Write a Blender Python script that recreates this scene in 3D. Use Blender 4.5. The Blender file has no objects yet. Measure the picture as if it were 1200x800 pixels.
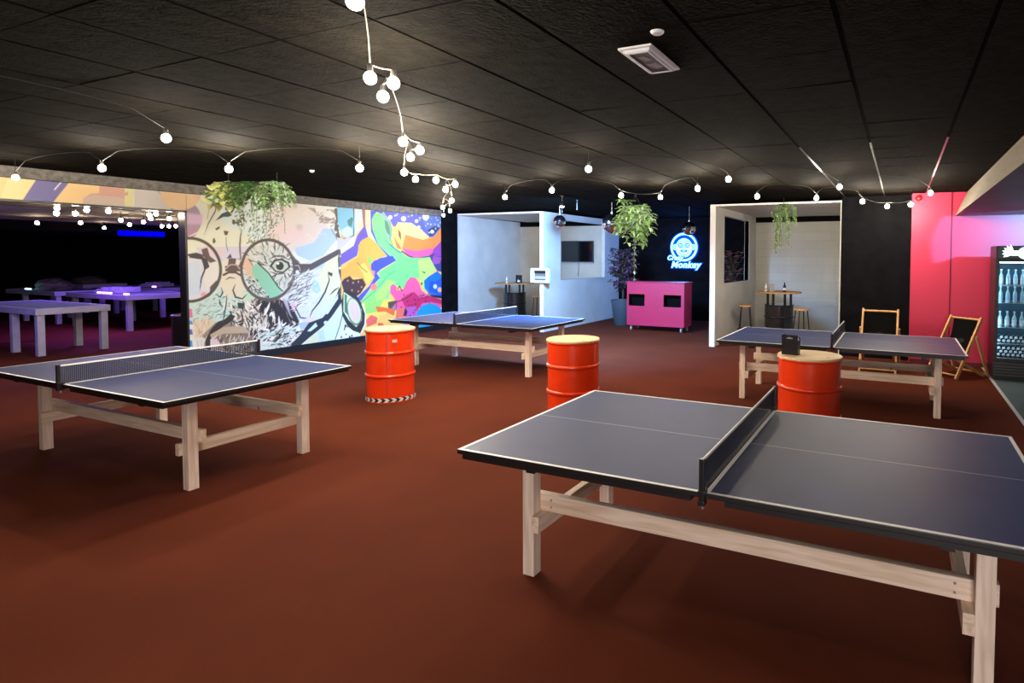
import bpy, bmesh, math, random
import numpy as np
from mathutils import Vector, Matrix
random.seed(7)
PI = math.pi
scene = bpy.context.scene
COL = scene.collection

# ------------------------------------------------------------------ camera
CF, CPIT, CROL, CCY, CH, CCX, CTH = 685.82562, 0.03904, 0.00511, 327.30905, 1.78826, 748.71, -0.42085
cam_data = bpy.data.cameras.new('camera')
cam = bpy.data.objects.new('camera', cam_data); COL.objects.link(cam)
cam.location = (0, 0, CH)
cam.rotation_euler = (Matrix.Rotation(-CTH, 3, 'Z') @ Matrix.Rotation(PI/2-CPIT, 3, 'X') @ Matrix.Rotation(CROL, 3, 'Z')).to_euler()
cam_data.sensor_width = 36; cam_data.lens = CF/1200*36
cam_data.shift_x = (600-CCX)/1200; cam_data.shift_y = (CCY-400)/1200
cam_data.clip_start = 0.05; cam_data.clip_end = 100
scene.camera = cam
scene.view_settings.view_transform = 'Standard'
scene.view_settings.look = 'None'
scene.view_settings.gamma = 1
scene.view_settings.use_curve_mapping = False
scene.view_settings.exposure = 1.1
w = bpy.data.worlds.new('world'); scene.world = w; w.use_nodes = True
w.node_tree.nodes['Background'].inputs[0].default_value = (0.01, 0.01, 0.015, 1)
w.node_tree.nodes['Background'].inputs[1].default_value = 0.3

# ------------------------------------------------------------------ materials
MATS = {}
def srgb(r, g, b):
    f = lambda c: (c/255/12.92 if c <= 10 else ((c/255+.055)/1.055)**2.4)
    return (f(r), f(g), f(b), 1)
def mat(name, col, rough=0.5, metal=0, noise=None, bump=None, spec=None, emit=None, alpha=None, trans=None, coat=None):
    """procedural principled material; noise=(scale, amount, detail) varies the base colour, bump=(scale, strength)"""
    if name in MATS: return MATS[name]
    m = bpy.data.materials.new(name); m.use_nodes = True
    nt = m.node_tree; p = nt.nodes['Principled BSDF']
    p.inputs['Base Color'].default_value = col
    p.inputs['Roughness'].default_value = rough; p.inputs['Metallic'].default_value = metal
    if spec is not None: p.inputs['Specular IOR Level'].default_value = spec
    if coat: p.inputs['Coat Weight'].default_value = coat
    if trans: p.inputs['Transmission Weight'].default_value = trans
    if alpha is not None: p.inputs['Alpha'].default_value = alpha
    if emit: p.inputs['Emission Color'].default_value = emit[0]; p.inputs['Emission Strength'].default_value = emit[1]
    if noise or bump: tc = nt.nodes.new('ShaderNodeTexCoord')
    if noise:
        n = nt.nodes.new('ShaderNodeTexNoise'); n.inputs['Scale'].default_value = noise[0]
        n.inputs['Detail'].default_value = noise[2] if len(noise) > 2 else 4
        nt.links.new(tc.outputs['Object'], n.inputs['Vector'])
        r = nt.nodes.new('ShaderNodeMapRange'); r.inputs[1].default_value = .3; r.inputs[2].default_value = .7
        r.inputs[3].default_value = 1-noise[1]; r.inputs[4].default_value = 1+noise[1]
        nt.links.new(n.outputs['Fac'], r.inputs[0])
        mx = nt.nodes.new('ShaderNodeMix'); mx.data_type = 'RGBA'; mx.blend_type = 'MULTIPLY'
        mx.inputs[0].default_value = 1; mx.inputs[6].default_value = col
        nt.links.new(r.outputs[0], mx.inputs[7]); nt.links.new(mx.outputs[2], p.inputs['Base Color'])
    if bump:
        n2 = nt.nodes.new('ShaderNodeTexNoise'); n2.inputs['Scale'].default_value = bump[0]; n2.inputs['Detail'].default_value = 3
        nt.links.new(tc.outputs['Object'], n2.inputs['Vector'])
        b = nt.nodes.new('ShaderNodeBump'); b.inputs['Strength'].default_value = bump[1]; b.inputs['Distance'].default_value = 0.01
        nt.links.new(n2.outputs['Fac'], b.inputs['Height']); nt.links.new(b.outputs['Normal'], p.inputs['Normal'])
    MATS[name] = m
    return m
def emat(name, col, s):
    if name in MATS: return MATS[name]
    m = bpy.data.materials.new(name); m.use_nodes = True; nt = m.node_tree
    nt.nodes.remove(nt.nodes['Principled BSDF'])
    e = nt.nodes.new('ShaderNodeEmission'); e.inputs[0].default_value = col; e.inputs[1].default_value = s
    nt.links.new(e.outputs[0], nt.nodes['Material Output'].inputs[0]); MATS[name] = m
    return m
def wood(name, c1, c2, scale=6, rough=.6, axis=0):
    m = bpy.data.materials.new(name); m.use_nodes = True; nt = m.node_tree; p = nt.nodes['Principled BSDF']
    tc = nt.nodes.new('ShaderNodeTexCoord'); mp = nt.nodes.new('ShaderNodeMapping')
    s = [22, 22, 22]; s[axis] = 1.6; mp.inputs['Scale'].default_value = s
    nt.links.new(tc.outputs['Object'], mp.inputs[0])
    n = nt.nodes.new('ShaderNodeTexNoise'); n.inputs['Scale'].default_value = 1.3; n.inputs['Detail'].default_value = 5; n.inputs['Distortion'].default_value = .6
    nt.links.new(mp.outputs[0], n.inputs['Vector'])
    cr = nt.nodes.new('ShaderNodeValToRGB'); cr.color_ramp.elements[0].position = .3; cr.color_ramp.elements[1].position = .62
    cr.color_ramp.elements[0].color = c1; cr.color_ramp.elements[1].color = c2
    nt.links.new(n.outputs['Fac'], cr.inputs[0])
    # knots
    v = nt.nodes.new('ShaderNodeTexVoronoi'); v.inputs['Scale'].default_value = 2.6
    nt.links.new(tc.outputs['Object'], v.inputs['Vector'])
    k = nt.nodes.new('ShaderNodeMapRange'); k.inputs[1].default_value = .03; k.inputs[2].default_value = .07; k.inputs[3].default_value = .45; k.inputs[4].default_value = 1
    nt.links.new(v.outputs['Distance'], k.inputs[0])
    mx = nt.nodes.new('ShaderNodeMix'); mx.data_type = 'RGBA'; mx.blend_type = 'MULTIPLY'; mx.inputs[0].default_value = 1
    nt.links.new(cr.outputs[0], mx.inputs[6]); nt.links.new(k.outputs[0], mx.inputs[7])
    nt.links.new(mx.outputs[2], p.inputs['Base Color'])
    p.inputs['Roughness'].default_value = rough; p.inputs['Specular IOR Level'].default_value = .3
    MATS[name] = m
    return m

pine_z = wood('pale pine upright', srgb(214,188,166), srgb(246,226,210), axis=2)
pine_x = wood('pale pine rail', srgb(208,180,152), srgb(244,222,202), axis=0)
pine_y = wood('pale pine cross rail', srgb(208,180,152), srgb(244,222,202), axis=1)
beech = wood('beech', srgb(196,140,86), srgb(222,172,116), axis=2)
round_wood = wood('light plywood', srgb(214,180,132), srgb(236,208,164), axis=0)
oak_top = wood('oak top', srgb(170,120,70), srgb(205,158,104), axis=0)
blue_top = mat('blue table coating', srgb(44,54,96), .48, noise=(3,.12), bump=(400,.03), spec=.22)
white_line = mat('white line paint', (.85,.85,.85,1), .5)
black_edge = mat('black edging', (.008,.008,.009,1), .45)
black_metal = mat('black painted metal', (.012,.012,.013,1), .35)
black_plastic = mat('black plastic', (.015,.015,.017,1), .3)
black_fabric = mat('black canvas', (.006,.0055,.0055,1), .95, bump=(300,.2), spec=.03)
white_plastic = mat('white plastic', (.82,.82,.82,1), .35)
chrome = mat('chrome', (.8,.8,.82,1), .15, metal=1)
steel = mat('galvanised steel', (.55,.56,.58,1), .35, metal=1)
red_drum = mat('orange red drum paint', (.82,.045,.006,1), .22, noise=(4,.06), coat=.5)
black_drum = mat('black drum paint', (.01,.01,.011,1), .25, coat=.4)
bulb_glow = emat('warm bulb glow', (1,.86,.68,1), 240)
bulb_glow_dim = emat('cool white bulb glow', (1,.80,.60,1), 55)
bulb_glow_strong = emat('bright warm bulb glow', (1,.87,.70,1), 1200)
cable_mat = mat('dark cable', (.006,.006,.005,1), .7)
cable_pale = mat('pale cable', (.20,.18,.13,1), .6)

# ------------------------------------------------------------------ mesh helpers
class MB:
    def __init__(s): s.v=[]; s.f=[]; s.m=[]; s.mats=[]; s.sm=[]
    def mi(s, m):
        if m not in s.mats: s.mats.append(m)
        return s.mats.index(m)
    def add(s, vs, fs, m, smooth=False, M=None):
        o = len(s.v); i = s.mi(m)
        for v in vs: s.v.append(tuple(M @ Vector(v)) if M is not None else tuple(v))
        for f in fs: s.f.append(tuple(o+k for k in f)); s.m.append(i); s.sm.append(smooth)
        return s
    def box(s, x0, x1, y0, y1, z0, z1, m, M=None, b=0):
        if b <= 0:
            vs = [(x,y,z) for z in (z0,z1) for y in (y0,y1) for x in (x0,x1)]
            fs = [(0,2,3,1),(4,5,7,6),(0,1,5,4),(2,6,7,3),(0,4,6,2),(1,3,7,5)]
            return s.add(vs, fs, m, False, M)
        bm = bmesh.new(); bmesh.ops.create_cube(bm, size=1)
        for v in bm.verts: v.co = Vector(((x0+x1)/2+v.co.x*(x1-x0), (y0+y1)/2+v.co.y*(y1-y0), (z0+z1)/2+v.co.z*(z1-z0)))
        bmesh.ops.bevel(bm, geom=bm.edges[:], offset=b, segments=2, profile=.6, affect='EDGES')
        bm.verts.index_update()
        s.add([v.co.copy() for v in bm.verts], [[v.index for v in f.verts] for f in bm.faces], m, False, M); bm.free()
        return s
    def tube(s, pts, r, m, n=8, cap=True, M=None):
        pts = [Vector(p) for p in pts]; rings = []; prev = None
        rr = r if isinstance(r, (list, tuple)) else [r]*len(pts)
        for i, p in enumerate(pts):
            t = (pts[min(i+1,len(pts)-1)]-pts[max(i-1,0)]).normalized()
            if prev is None: a = t.orthogonal().normalized()
            else:
                a = prev - t*prev.dot(t); a = a.normalized() if a.length > 1e-6 else t.orthogonal().normalized()
            prev = a; b = t.cross(a)
            rings.append([p+(a*math.cos(2*PI*k/n)+b*math.sin(2*PI*k/n))*rr[i] for k in range(n)])
        vs = [v for rg in rings for v in rg]; fs = []
        for i in range(len(pts)-1):
            for k in range(n): fs.append((i*n+k, i*n+(k+1)%n, (i+1)*n+(k+1)%n, (i+1)*n+k))
        if cap: fs.append(tuple(range(n))[::-1]); fs.append(tuple((len(pts)-1)*n+k for k in range(n)))
        return s.add(vs, fs, m, True, M)
    def bar(s, a, b, wx, wy, m, up=(0,0,1)):
        """rectangular bar from a to b"""
        a = Vector(a); b = Vector(b); t = (b-a).normalized(); u = Vector(up); x = t.cross(u).normalized(); y = x.cross(t).normalized()
        vs = [p+x*sx*wx/2+y*sy*wy/2 for p in (a,b) for sy in (-1,1) for sx in (-1,1)]
        return s.add(vs, [(0,2,3,1),(4,5,7,6),(0,1,5,4),(2,6,7,3),(0,4,6,2),(1,3,7,5)], m)
    def lathe(s, prof, m, n=40, c=(0,0,0), M=None, smooth=True):
        vs = []; fs = []
        for r, z in prof:
            for k in range(n): vs.append((c[0]+r*math.cos(2*PI*k/n), c[1]+r*math.sin(2*PI*k/n), c[2]+z))
        for i in range(len(prof)-1):
            for k in range(n): fs.append((i*n+k, i*n+(k+1)%n, (i+1)*n+(k+1)%n, (i+1)*n+k))
        if prof[0][0] > 1e-5: fs.append(tuple(range(n))[::-1])
        if prof[-1][0] > 1e-5: fs.append(tuple((len(prof)-1)*n+k for k in range(n)))
        return s.add(vs, fs, m, smooth, M)
    def sphere(s, c, r, m, n=12, q=8, sz=1, M=None):
        return s.lathe([(max(r*math.sin(PI*i/q),1e-6), -r*sz*math.cos(PI*i/q)) for i in range(q+1)], m, n, c, M)
    def quad(s, a, b, c, d, m): return s.add([a,b,c,d], [(0,1,2,3)], m)
    def build(s, name, parent=None, loc=None, autosmooth=True):
        me = bpy.data.meshes.new(name); me.from_pydata(s.v, [], s.f)
        for m in s.mats: me.materials.append(m)
        me.polygons.foreach_set('material_index', s.m); me.polygons.foreach_set('use_smooth', s.sm)
        me.update()
        if any(s.sm):
            me.set_sharp_from_angle(angle=math.radians(38))
        o = bpy.data.objects.new(name, me); COL.objects.link(o)
        if parent: o.parent = parent
        if loc: o.location = loc
        return o
def tag(o, label, cat, group=None, kind=None):
    if label: o['label'] = label
    if cat: o['category'] = cat
    if group: o['group'] = group
    if kind: o['kind'] = kind
    return o
def thing(name, label, cat, loc=(0,0,0), rz=0, group=None):
    o = bpy.data.objects.new(name, None); COL.objects.link(o); o.location = loc; o.rotation_euler = (0,0,rz)
    o.empty_display_size = .1
    return tag(o, label, cat, group)
def struct(mb, name, label):
    o = mb.build(name); o['kind'] = 'structure'; o['label'] = label; o['category'] = name.split('_')[0]; return o
KIDS = {}
def copy_tree(src, loc, rz=0, label=None, parent=None):
    c = src.copy(); COL.objects.link(c)
    if parent is None:
        c.location = loc; c.rotation_euler = (0,0,rz)
        if label: c['label'] = label
    else: c.parent = parent
    for ch in list(src.children): copy_tree(ch, None, 0, None, c)
    return c

# ------------------------------------------------------------------ room shell
CEIL = 2.88
# carpet
def carpet_mat(name, c1, c2):
    m = bpy.data.materials.new(name); m.use_nodes = True; nt = m.node_tree; p = nt.nodes['Principled BSDF']
    tc = nt.nodes.new('ShaderNodeTexCoord')
    n = nt.nodes.new('ShaderNodeTexNoise'); n.inputs['Scale'].default_value = 260; n.inputs['Detail'].default_value = 2
    n2 = nt.nodes.new('ShaderNodeTexNoise'); n2.inputs['Scale'].default_value = 1.1; n2.inputs['Detail'].default_value = 5
    nt.links.new(tc.outputs['Object'], n.inputs['Vector']); nt.links.new(tc.outputs['Object'], n2.inputs['Vector'])
    a = nt.nodes.new('ShaderNodeMath'); a.operation = 'MULTIPLY_ADD'; a.inputs[1].default_value = .55
    nt.links.new(n.outputs['Fac'], a.inputs[0])
    b = nt.nodes.new('ShaderNodeMath'); b.operation = 'MULTIPLY'; b.inputs[1].default_value = .45
    nt.links.new(n2.outputs['Fac'], b.inputs[0]); nt.links.new(b.outputs[0], a.inputs[2])
    cr = nt.nodes.new('ShaderNodeValToRGB'); cr.color_ramp.elements[0].position = .33; cr.color_ramp.elements[1].position = .67
    cr.color_ramp.elements[0].color = c1; cr.color_ramp.elements[1].color = c2
    nt.links.new(a.outputs[0], cr.inputs[0]); nt.links.new(cr.outputs[0], p.inputs['Base Color'])
    bp = nt.nodes.new('ShaderNodeBump'); bp.inputs['Strength'].default_value = .5; bp.inputs['Distance'].default_value = .004
    nt.links.new(n.outputs['Fac'], bp.inputs['Height']); nt.links.new(bp.outputs[0], p.inputs['Normal'])
    p.inputs['Roughness'].default_value = .95; p.inputs['Specular IOR Level'].default_value = .12
    return m
red_carpet = carpet_mat('red brown carpet', (.078,.0140,.0046,1), (.132,.0265,.0092,1))
grey_carpet = carpet_mat('blue grey carpet', (.075,.115,.13,1), (.12,.165,.18,1))
struct(MB().box(-26,1.235,-3.5,16,-.1,0,red_carpet), 'floor', 'red brown carpet over the whole hall and the dark side room')
struct(MB().box(1.275,4,-3.5,16,-.1,0,grey_carpet), 'floor', 'blue grey carpet strip in front of the drinks fridge')
struct(MB().box(1.235,1.275,-3.5,16,-.1,.004,mat('white floor strip',(.62,.64,.66,1),.4)), 'trim_1', 'white strip between red brown and blue grey carpet')

# ceiling: black painted lay-in tiles with a bar grid, panels are real relief
tile_m = mat('black painted ceiling tile', (.0062,.0052,.0036,1), .95, noise=(9,.6,6), bump=(45,.8), spec=.025)
groove_m = mat('dark ceiling groove', (.0015,.0015,.0015,1), .9, spec=.02)
tbar_m = mat('glossy black ceiling bar', (.03,.028,.026,1), .3, bump=(30,.1))
mb = MB()
XL = [-1.60+.655*k for k in range(-14, 9)]; YL = [1.386+.627*k for k in range(-8, 23)]
mb.box(-10.3,4,-3.5,15.8,CEIL+.02,CEIL+.12,groove_m)
rng = random.Random(3)
for i in range(len(XL)-1):
    for j in range(len(YL)-1):
        x0, x1 = max(XL[i]+.012,-10.28), XL[i+1]-.012; y0, y1 = YL[j]+.003, YL[j+1]-.003
        if x1 < -10.2 or x1 > 4 : continue
        dz = [CEIL+rng.uniform(-.0015,.002) for _ in range(4)]
        vs = [(x0,y0,dz[0]),(x1,y0,dz[1]),(x1,y1,dz[2]),(x0,y1,dz[3]),(x0,y0,CEIL+.03),(x1,y0,CEIL+.03),(x1,y1,CEIL+.03),(x0,y1,CEIL+.03)]
        mb.add(vs, [(3,2,1,0),(0,1,5,4),(1,2,6,5),(2,3,7,6),(3,0,4,7)], tile_m)
for k, x in enumerate(XL[1:]):
    if x > -10.2:
        if x > -1.2: mb.box(x-.009,x+.009,6.0,15.7,CEIL-.001,CEIL+.02,tbar_m); mb.box(x-.009,x+.009,-3.5,6.0,CEIL+.004,CEIL+.02,groove_m)
        else: mb.box(x-.009,x+.009,-3.5,15.7,CEIL+.004,CEIL+.02,groove_m)
struct(mb, 'ceiling', 'black painted suspended tile ceiling with a grid of bars')
# side-room ceiling (lower, pale near the opening) and its dark rear part
conc_m = mat('dull beige ceiling plaster', (.34,.30,.22,1), .75, noise=(3,.35,6), bump=(20,.3))
black_wall = mat('black wall paint', (.0045,.0045,.0055,1), .75, noise=(5,.4), bump=(25,.2), spec=.05)
struct(MB().box(-16.8,-10.3,-3.5,11.4,2.49,2.6,conc_m).box(-26,-16.8,-3.5,11.4,2.30,2.6,black_wall), 'ceiling', 'low dull plaster ceiling of the dark side room')
struct(MB().box(-26,-25.9,-3.5,11.4,0,2.4,black_wall).box(-26,-10.3,11.3,11.4,0,2.6,black_wall).box(-26,-10.3,-3.5,-3.4,0,2.6,black_wall), 'wall_side_room', 'black walls of the dark side room')

# ------------------------------------------------------------------ mural
def px_of(y, z, x=-10.15):
    """where a wall point sits on the tracing sheet of the mural"""
    c, s = math.cos(CTH), math.sin(CTH)
    X0 = x*c-y*s; Y0 = x*s+y*c; Zr = z-CH
    cp, sp = math.cos(CPIT), math.sin(CPIT); d = Y0*cp-Zr*sp; up = Y0*sp+Zr*cp
    a = X0/d; b = -up/d; cr, sr = math.cos(CROL), math.sin(CROL)
    return CCX+CF*(cr*a-sr*b), CCY+CF*(sr*a+cr*b)
class Canvas:
    def __init__(s, y0, y1, z0, z1, res):
        s.y0, s.z0, s.res = y0, z0, res
        s.nu = int((y1-y0)*res)+1; s.nv = int((z1-z0)*res)+1
        u = y0+np.arange(s.nu)/res; v = z0+np.arange(s.nv)/res
        U, V = np.meshgrid(u, v); s.U, s.V = U, V
        c, sn = math.cos(CTH), math.sin(CTH); x = -10.15
        X0 = x*c-U*sn; Y0 = x*sn+U*c; Zr = V-CH; cp, sp = math.cos(CPIT), math.sin(CPIT)
        d = Y0*cp-Zr*sp; up = Y0*sp+Zr*cp; a = X0/d; b = -up/d; cr, sr = math.cos(CROL), math.sin(CROL)
        s.PX = CCX+CF*(cr*a-sr*b); s.PY = CCY+CF*(sr*a+cr*b)
        s.C = np.zeros((s.nv, s.nu, 3)); s.colx = s.PX[s.nv//2]
    def win(s, x0, x1, y0, y1):
        a = max(0, np.searchsorted(s.colx, x0-1)); b = min(s.nu, np.searchsorted(s.colx, x1+1)+1)
        if b <= a: return None
        cy = s.PY[:, (a+b)//2 if (a+b)//2 < s.nu else s.nu-1]
        m = (s.PY[:, a:b].min(1) <= y1+1) & (s.PY[:, a:b].max(1) >= y0-1)
        r = np.nonzero(m)[0]
        if len(r) == 0: return None
        return slice(r[0], r[-1]+1), slice(a, b)
    def put(s, w, a, col):
        a = np.clip(a, 0, 1)[..., None]; s.C[w] = s.C[w]*(1-a)+np.array(col)*a
    def poly(s, pts, rgb, soft=.35, alpha=1):
        pts = np.array(pts, float); w = s.win(pts[:,0].min(), pts[:,0].max(), pts[:,1].min(), pts[:,1].max())
        if w is None: return
        X, Y = s.PX[w], s.PY[w]; ins = np.zeros(X.shape, bool); dist = np.full(X.shape, 1e9)
        n = len(pts)
        for i in range(n):
            ax, ay = pts[i]; bx, by = pts[(i+1) % n]
            cond = ((ay > Y) != (by > Y))
            with np.errstate(divide='ignore', invalid='ignore'): xi = (bx-ax)*(Y-ay)/((by-ay) if by != ay else 1e-9)+ax
            ins ^= cond & (X < xi)
            L = (bx-ax)**2+(by-ay)**2+1e-9; t = np.clip(((X-ax)*(bx-ax)+(Y-ay)*(by-ay))/L, 0, 1)
            dist = np.minimum(dist, np.hypot(X-ax-t*(bx-ax), Y-ay-t*(by-ay)))
        sd = np.where(ins, dist, -dist)
        s.put(w, (sd/soft*.5+.5)*alpha, srgb(*rgb)[:3])
    def line(s, pts, wd, rgb, alpha=1, taper=False):
        pts = [tuple(p) for p in pts]; n = len(pts)-1
        xs = [p[0] for p in pts]; ys = [p[1] for p in pts]
        W = wd if isinstance(wd, (int, float)) else max(wd)
        w = s.win(min(xs)-W, max(xs)+W, min(ys)-W, max(ys)+W)
        if w is None: return
        X, Y = s.PX[w], s.PY[w]; best = np.full(X.shape, -1e9)
        for i in range(n):
            ax, ay = pts[i]; bx, by = pts[i+1]
            L = (bx-ax)**2+(by-ay)**2+1e-9; t = np.clip(((X-ax)*(bx-ax)+(Y-ay)*(by-ay))/L, 0, 1)
            g = (i+t)/n
            hw = W/2*(np.sin(PI*np.clip(g,.02,.98))**.7) if taper else W/2
            best = np.maximum(best, hw-np.hypot(X-ax-t*(bx-ax), Y-ay-t*(by-ay)))
        s.put(w, (best/.5+.5)*alpha, srgb(*rgb)[:3])
    def ell(s, cx, cy, rx, ry, rgb, ring=None, ang=0, alpha=1, soft=.5):
        R = max(rx, ry)+(ring or 0); w = s.win(cx-R, cx+R, cy-R, cy+R)
        if w is None: return
        X, Y = s.PX[w]-cx, s.PY[w]-cy; c, sn = math.cos(ang), math.sin(ang)
        U = X*c+Y*sn; V = -X*sn+Y*c; q = np.hypot(U/rx, V/ry); sd = (1-q)*min(rx, ry)
        if ring: sd = ring/2-np.abs(sd)
        s.put(w, (sd/soft*.5+.5)*alpha, srgb(*rgb)[:3])
    def fur(s, region, n, ln, wd, cols, dirf, alpha=.9, seed=1):
        r = random.Random(seed); P = region
        x0 = min(p[0] for p in P); x1 = max(p[0] for p in P); y0 = min(p[1] for p in P); y1 = max(p[1] for p in P)
        def inside(x, y):
            ok = False
            for i in range(len(P)):
                a = P[i]; b = P[(i+1) % len(P)]
                if (a[1] > y) != (b[1] > y) and x < (b[0]-a[0])*(y-a[1])/(b[1]-a[1])+a[0]: ok = not ok
            return ok
        k = 0; tries = 0
        while k < n and tries < n*20:
            tries += 1
            x = r.uniform(x0, x1); y = r.uniform(y0, y1)
            if not inside(x, y): continue
            k += 1
            a = dirf(x, y)+r.uniform(-.35, .35); L = ln*r.uniform(.5, 1.4); bend = r.uniform(-.35, .35)
            pts = [(x, y)]; 
            for q in range(3):
                x += math.cos(a)*L/3; y += math.sin(a)*L/3; a += bend; pts.append((x, y))
            s.line(pts, wd*r.uniform(.6, 1.3), r.choice(cols), alpha, True)
def build_mural(y0, y1, z0, z1, name, label):
    C = Canvas(y0, y1, z0, z1, 110)
    C.C[:] = np.array(srgb(228,232,214)[:3])
    P, Ln, E, F = C.poly, C.line, C.ell, C.fur
    # ---- strip over the opening
    P([(-260,150),(46,200),(46,214),(25,240),(-260,240)], (226,190,100))
    P([(-60,190),(-40,190),(-70,240),(-90,240)], (110,104,160))
    P([(40,200),(48,210),(24,240),(0,234),(8,212)], (232,204,112))
    P([(46,205),(90,208),(60,240),(24,238)], (112,106,160))
    Ln([(72,213),(64,222)], 1.5, (215,205,215))
    P([(88,205),(118,208),(118,244),(60,240)], (236,186,92))
    P([(117,214),(146,217),(147,246),(97,243),(98,232),(106,227),(116,226)], (206,146,122))
    P([(97,232),(110,228),(147,232),(147,246),(97,243)], (196,166,146), alpha=.7)
    P([(146,212),(157,214),(156,246),(146,246)], (214,206,120))
    P([(146,226),(150,224),(150,229),(146,229)], (206,146,122))
    P([(157,212),(224,215),(224,252),(157,246)], (196,182,176))
    Ln([(184,222),(192,232),(203,243),(212,250)], 1.6, (160,170,140)); Ln([(188,222),(198,234),(208,244)], 1.2, (210,205,190))
    # ---- head base tones
    P([(219,232),(300,236),(312,300),(282,330),(219,330)], (226,228,200))
    P([(252,230),(312,232),(318,290),(262,262)], (214,232,224))
    P([(236,232),(262,232),(240,282),(219,285),(219,262)], (222,220,190))
    P([(229,290),(300,288),(300,303),(262,306),(236,300)], (208,198,222)); P([(238,288),(262,291),(262,300),(240,297)], (222,196,208))
    P([(310,236),(372,242),(384,262),(384,290),(340,296),(312,284)], (228,214,206))
    P([(316,262),(352,266),(372,276),(350,284),(318,282)], (236,206,204), soft=4)
    P([(345,291),(368,284),(378,268),(392,268),(395,280),(376,303),(362,305),(348,299)], (160,198,234))
    P([(360,243),(394,246),(400,262),(396,275),(392,262),(378,262),(370,250)], (172,152,136))
    P([(368,240),(380,241),(384,248),(372,252)], (234,226,216)); P([(378,252),(386,246),(396,254),(388,256)], (236,230,222)); E(394.5,256,2.2,2.2,(236,232,226)); E(380,249,3,2,(230,224,212))
    P([(345,312),(398,292),(402,345),(392,360),(352,390),(338,360),(332,348)], (208,212,214))
    P([(376,304),(398,297),(400,340),(384,352),(374,340)], (222,222,160)); P([(366,328),(373,330),(376,340),(372,345),(366,340)], (146,196,236)); P([(374,304),(384,302),(378,314),(368,316)], (160,196,228))
    P([(393,292),(398,285),(399,299),(390,298)], (212,214,150))
    P([(219,330),(264,330),(282,345),(282,372),(262,378),(219,380)], (186,218,204))
    P([(258,318),(284,320),(290,344),(266,350),(258,338)], (226,212,178))
    P([(226,376),(244,372),(252,376),(242,398),(228,396)], (220,186,140), soft=3)
    P([(284,340),(302,342),(300,362),(284,356)], (180,216,176), soft=3)
    # orange and mauve discs at the top left
    E(216,258,20,23,(160,136,156)); P([(219,250),(238,252),(236,262),(219,262)], (214,158,200), soft=2); P([(219,268),(230,266),(228,276),(219,277)], (176,116,150), soft=2)
    E(212,226,24,20,(232,182,112)); Ln([(236,231),(240,246),(238,262),(232,272),(220,278)], 1.2, (226,218,190))
    # forehead lines and dark leaf shaped splashes
    dk = (62,78,74); br = (96,88,66)
    Ln([(263,230),(254,240),(252,248),(244,262),(239,276)], 1.6, (108,104,84), taper=True); Ln([(240,232),(245,244),(243,256)], .8, (150,146,120))
    P([(249,235),(252,238),(260,236),(262,230),(264,232),(258,238),(252,243)], dk)
    P([(264,230),(273,229),(276,240),(274,247),(268,247),(264,240)], (52,86,88)); P([(264,242),(274,246),(272,250),(264,246)], dk)
    P([(252,259),(260,250),(268,247),(272,252),(268,254),(262,254)], dk); P([(278,247),(282,244),(288,250),(284,254)], dk)
    P([(272,257),(278,258),(284,254),(290,260),(284,264),(276,264),(272,262)], br); P([(282,250),(288,252),(286,262),(282,260)], br); P([(281,262),(286,262),(284,266)], br)
    P([(252,268),(257,265),(258,267),(254,270)], br); P([(262,270),(268,271),(266,276),(263,275)], br); P([(249,281),(251,278),(253,283),(250,286)], br)
    Ln([(284,264),(282,276),(281,288),(282,302),(281,310)], 2.2, (116,110,96), taper=True); Ln([(265,278),(265,286),(267,294)], 1, (120,114,96))
    P([(270,297),(272,302),(266,302)], (70,76,110))
    rr = random.Random(5)
    for i in range(420):      # band of small dark dots under the hanging plant
        x = rr.uniform(276,332); y = rr.uniform(234,262+max(0,10-abs(x-300)*.3))
        E(x, y, rr.uniform(.5,1.3), rr.uniform(.6,1.5), rr.choice([(66,96,84),(236,246,242),(236,246,242),(120,150,132)]), alpha=.9)
    for i in range(90):
        x = rr.uniform(290,322); y = rr.uniform(262,284); Ln([(x,y),(x-rr.uniform(.5,2),y+rr.uniform(1,3))], .8, (110,126,104))
    for i in range(70):
        x = rr.uniform(314,335); y = rr.uniform(236,262); Ln([(x,y),(x+rr.uniform(-2,1),y+rr.uniform(1,3))], .7, rr.choice([(204,150,146),(150,170,150)]))
    F([(330,240),(384,256),(384,280),(335,284)], 60, 6, .5, [(222,208,198),(240,232,226)], lambda x,y: -.5+(x-352)*.02, seed=2)
    E(351,266,4,3.4,(206,184,172), soft=2); E(346,242,2.4,2,(206,184,172), soft=1.5); E(324,276,3,2.6,(214,196,160), soft=2)
    F([(368,248),(398,258),(396,272),(372,262)], 40, 6, 1, [(236,230,220),(150,130,114)], lambda x,y: -.5, seed=3)
    # face of the muzzle
    P([(300,348),(326,346),(344,372),(356,388),(350,402),(310,412),(236,414),(238,392),(252,378),(276,372)], (150,132,112))
    P([(318,350),(332,352),(345,376),(350,390),(340,402),(326,396),(330,372)], (52,42,42))
    P([(330,348),(337,352),(350,372),(352,384),(344,380),(336,362)], (176,158,178)); P([(337,352),(344,362),(352,380),(348,384),(340,366)], (40,36,40))
    P([(304,354),(322,352),(330,362),(318,366)], (168,128,116))
    F([(306,346),(330,352),(340,372),(330,396),(300,404),(292,372)], 320, 11, 1.5, [(222,206,184),(60,48,42),(238,226,206),(120,98,80),(44,36,34)], lambda x,y: 2.4-(x-300)*.03, seed=4)
    F([(264,352),(300,350),(316,372),(290,384),(268,378)], 200, 8, 1.2, [(232,218,196),(130,112,92),(244,238,224),(90,76,62)], lambda x,y: .9+(x-285)*.02, seed=5)
    F([(222,346),(262,342),(262,372),(226,378)], 70, 7, 1, [(98,120,108),(216,236,226),(130,160,146)], lambda x,y: -.5, seed=6)
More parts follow.
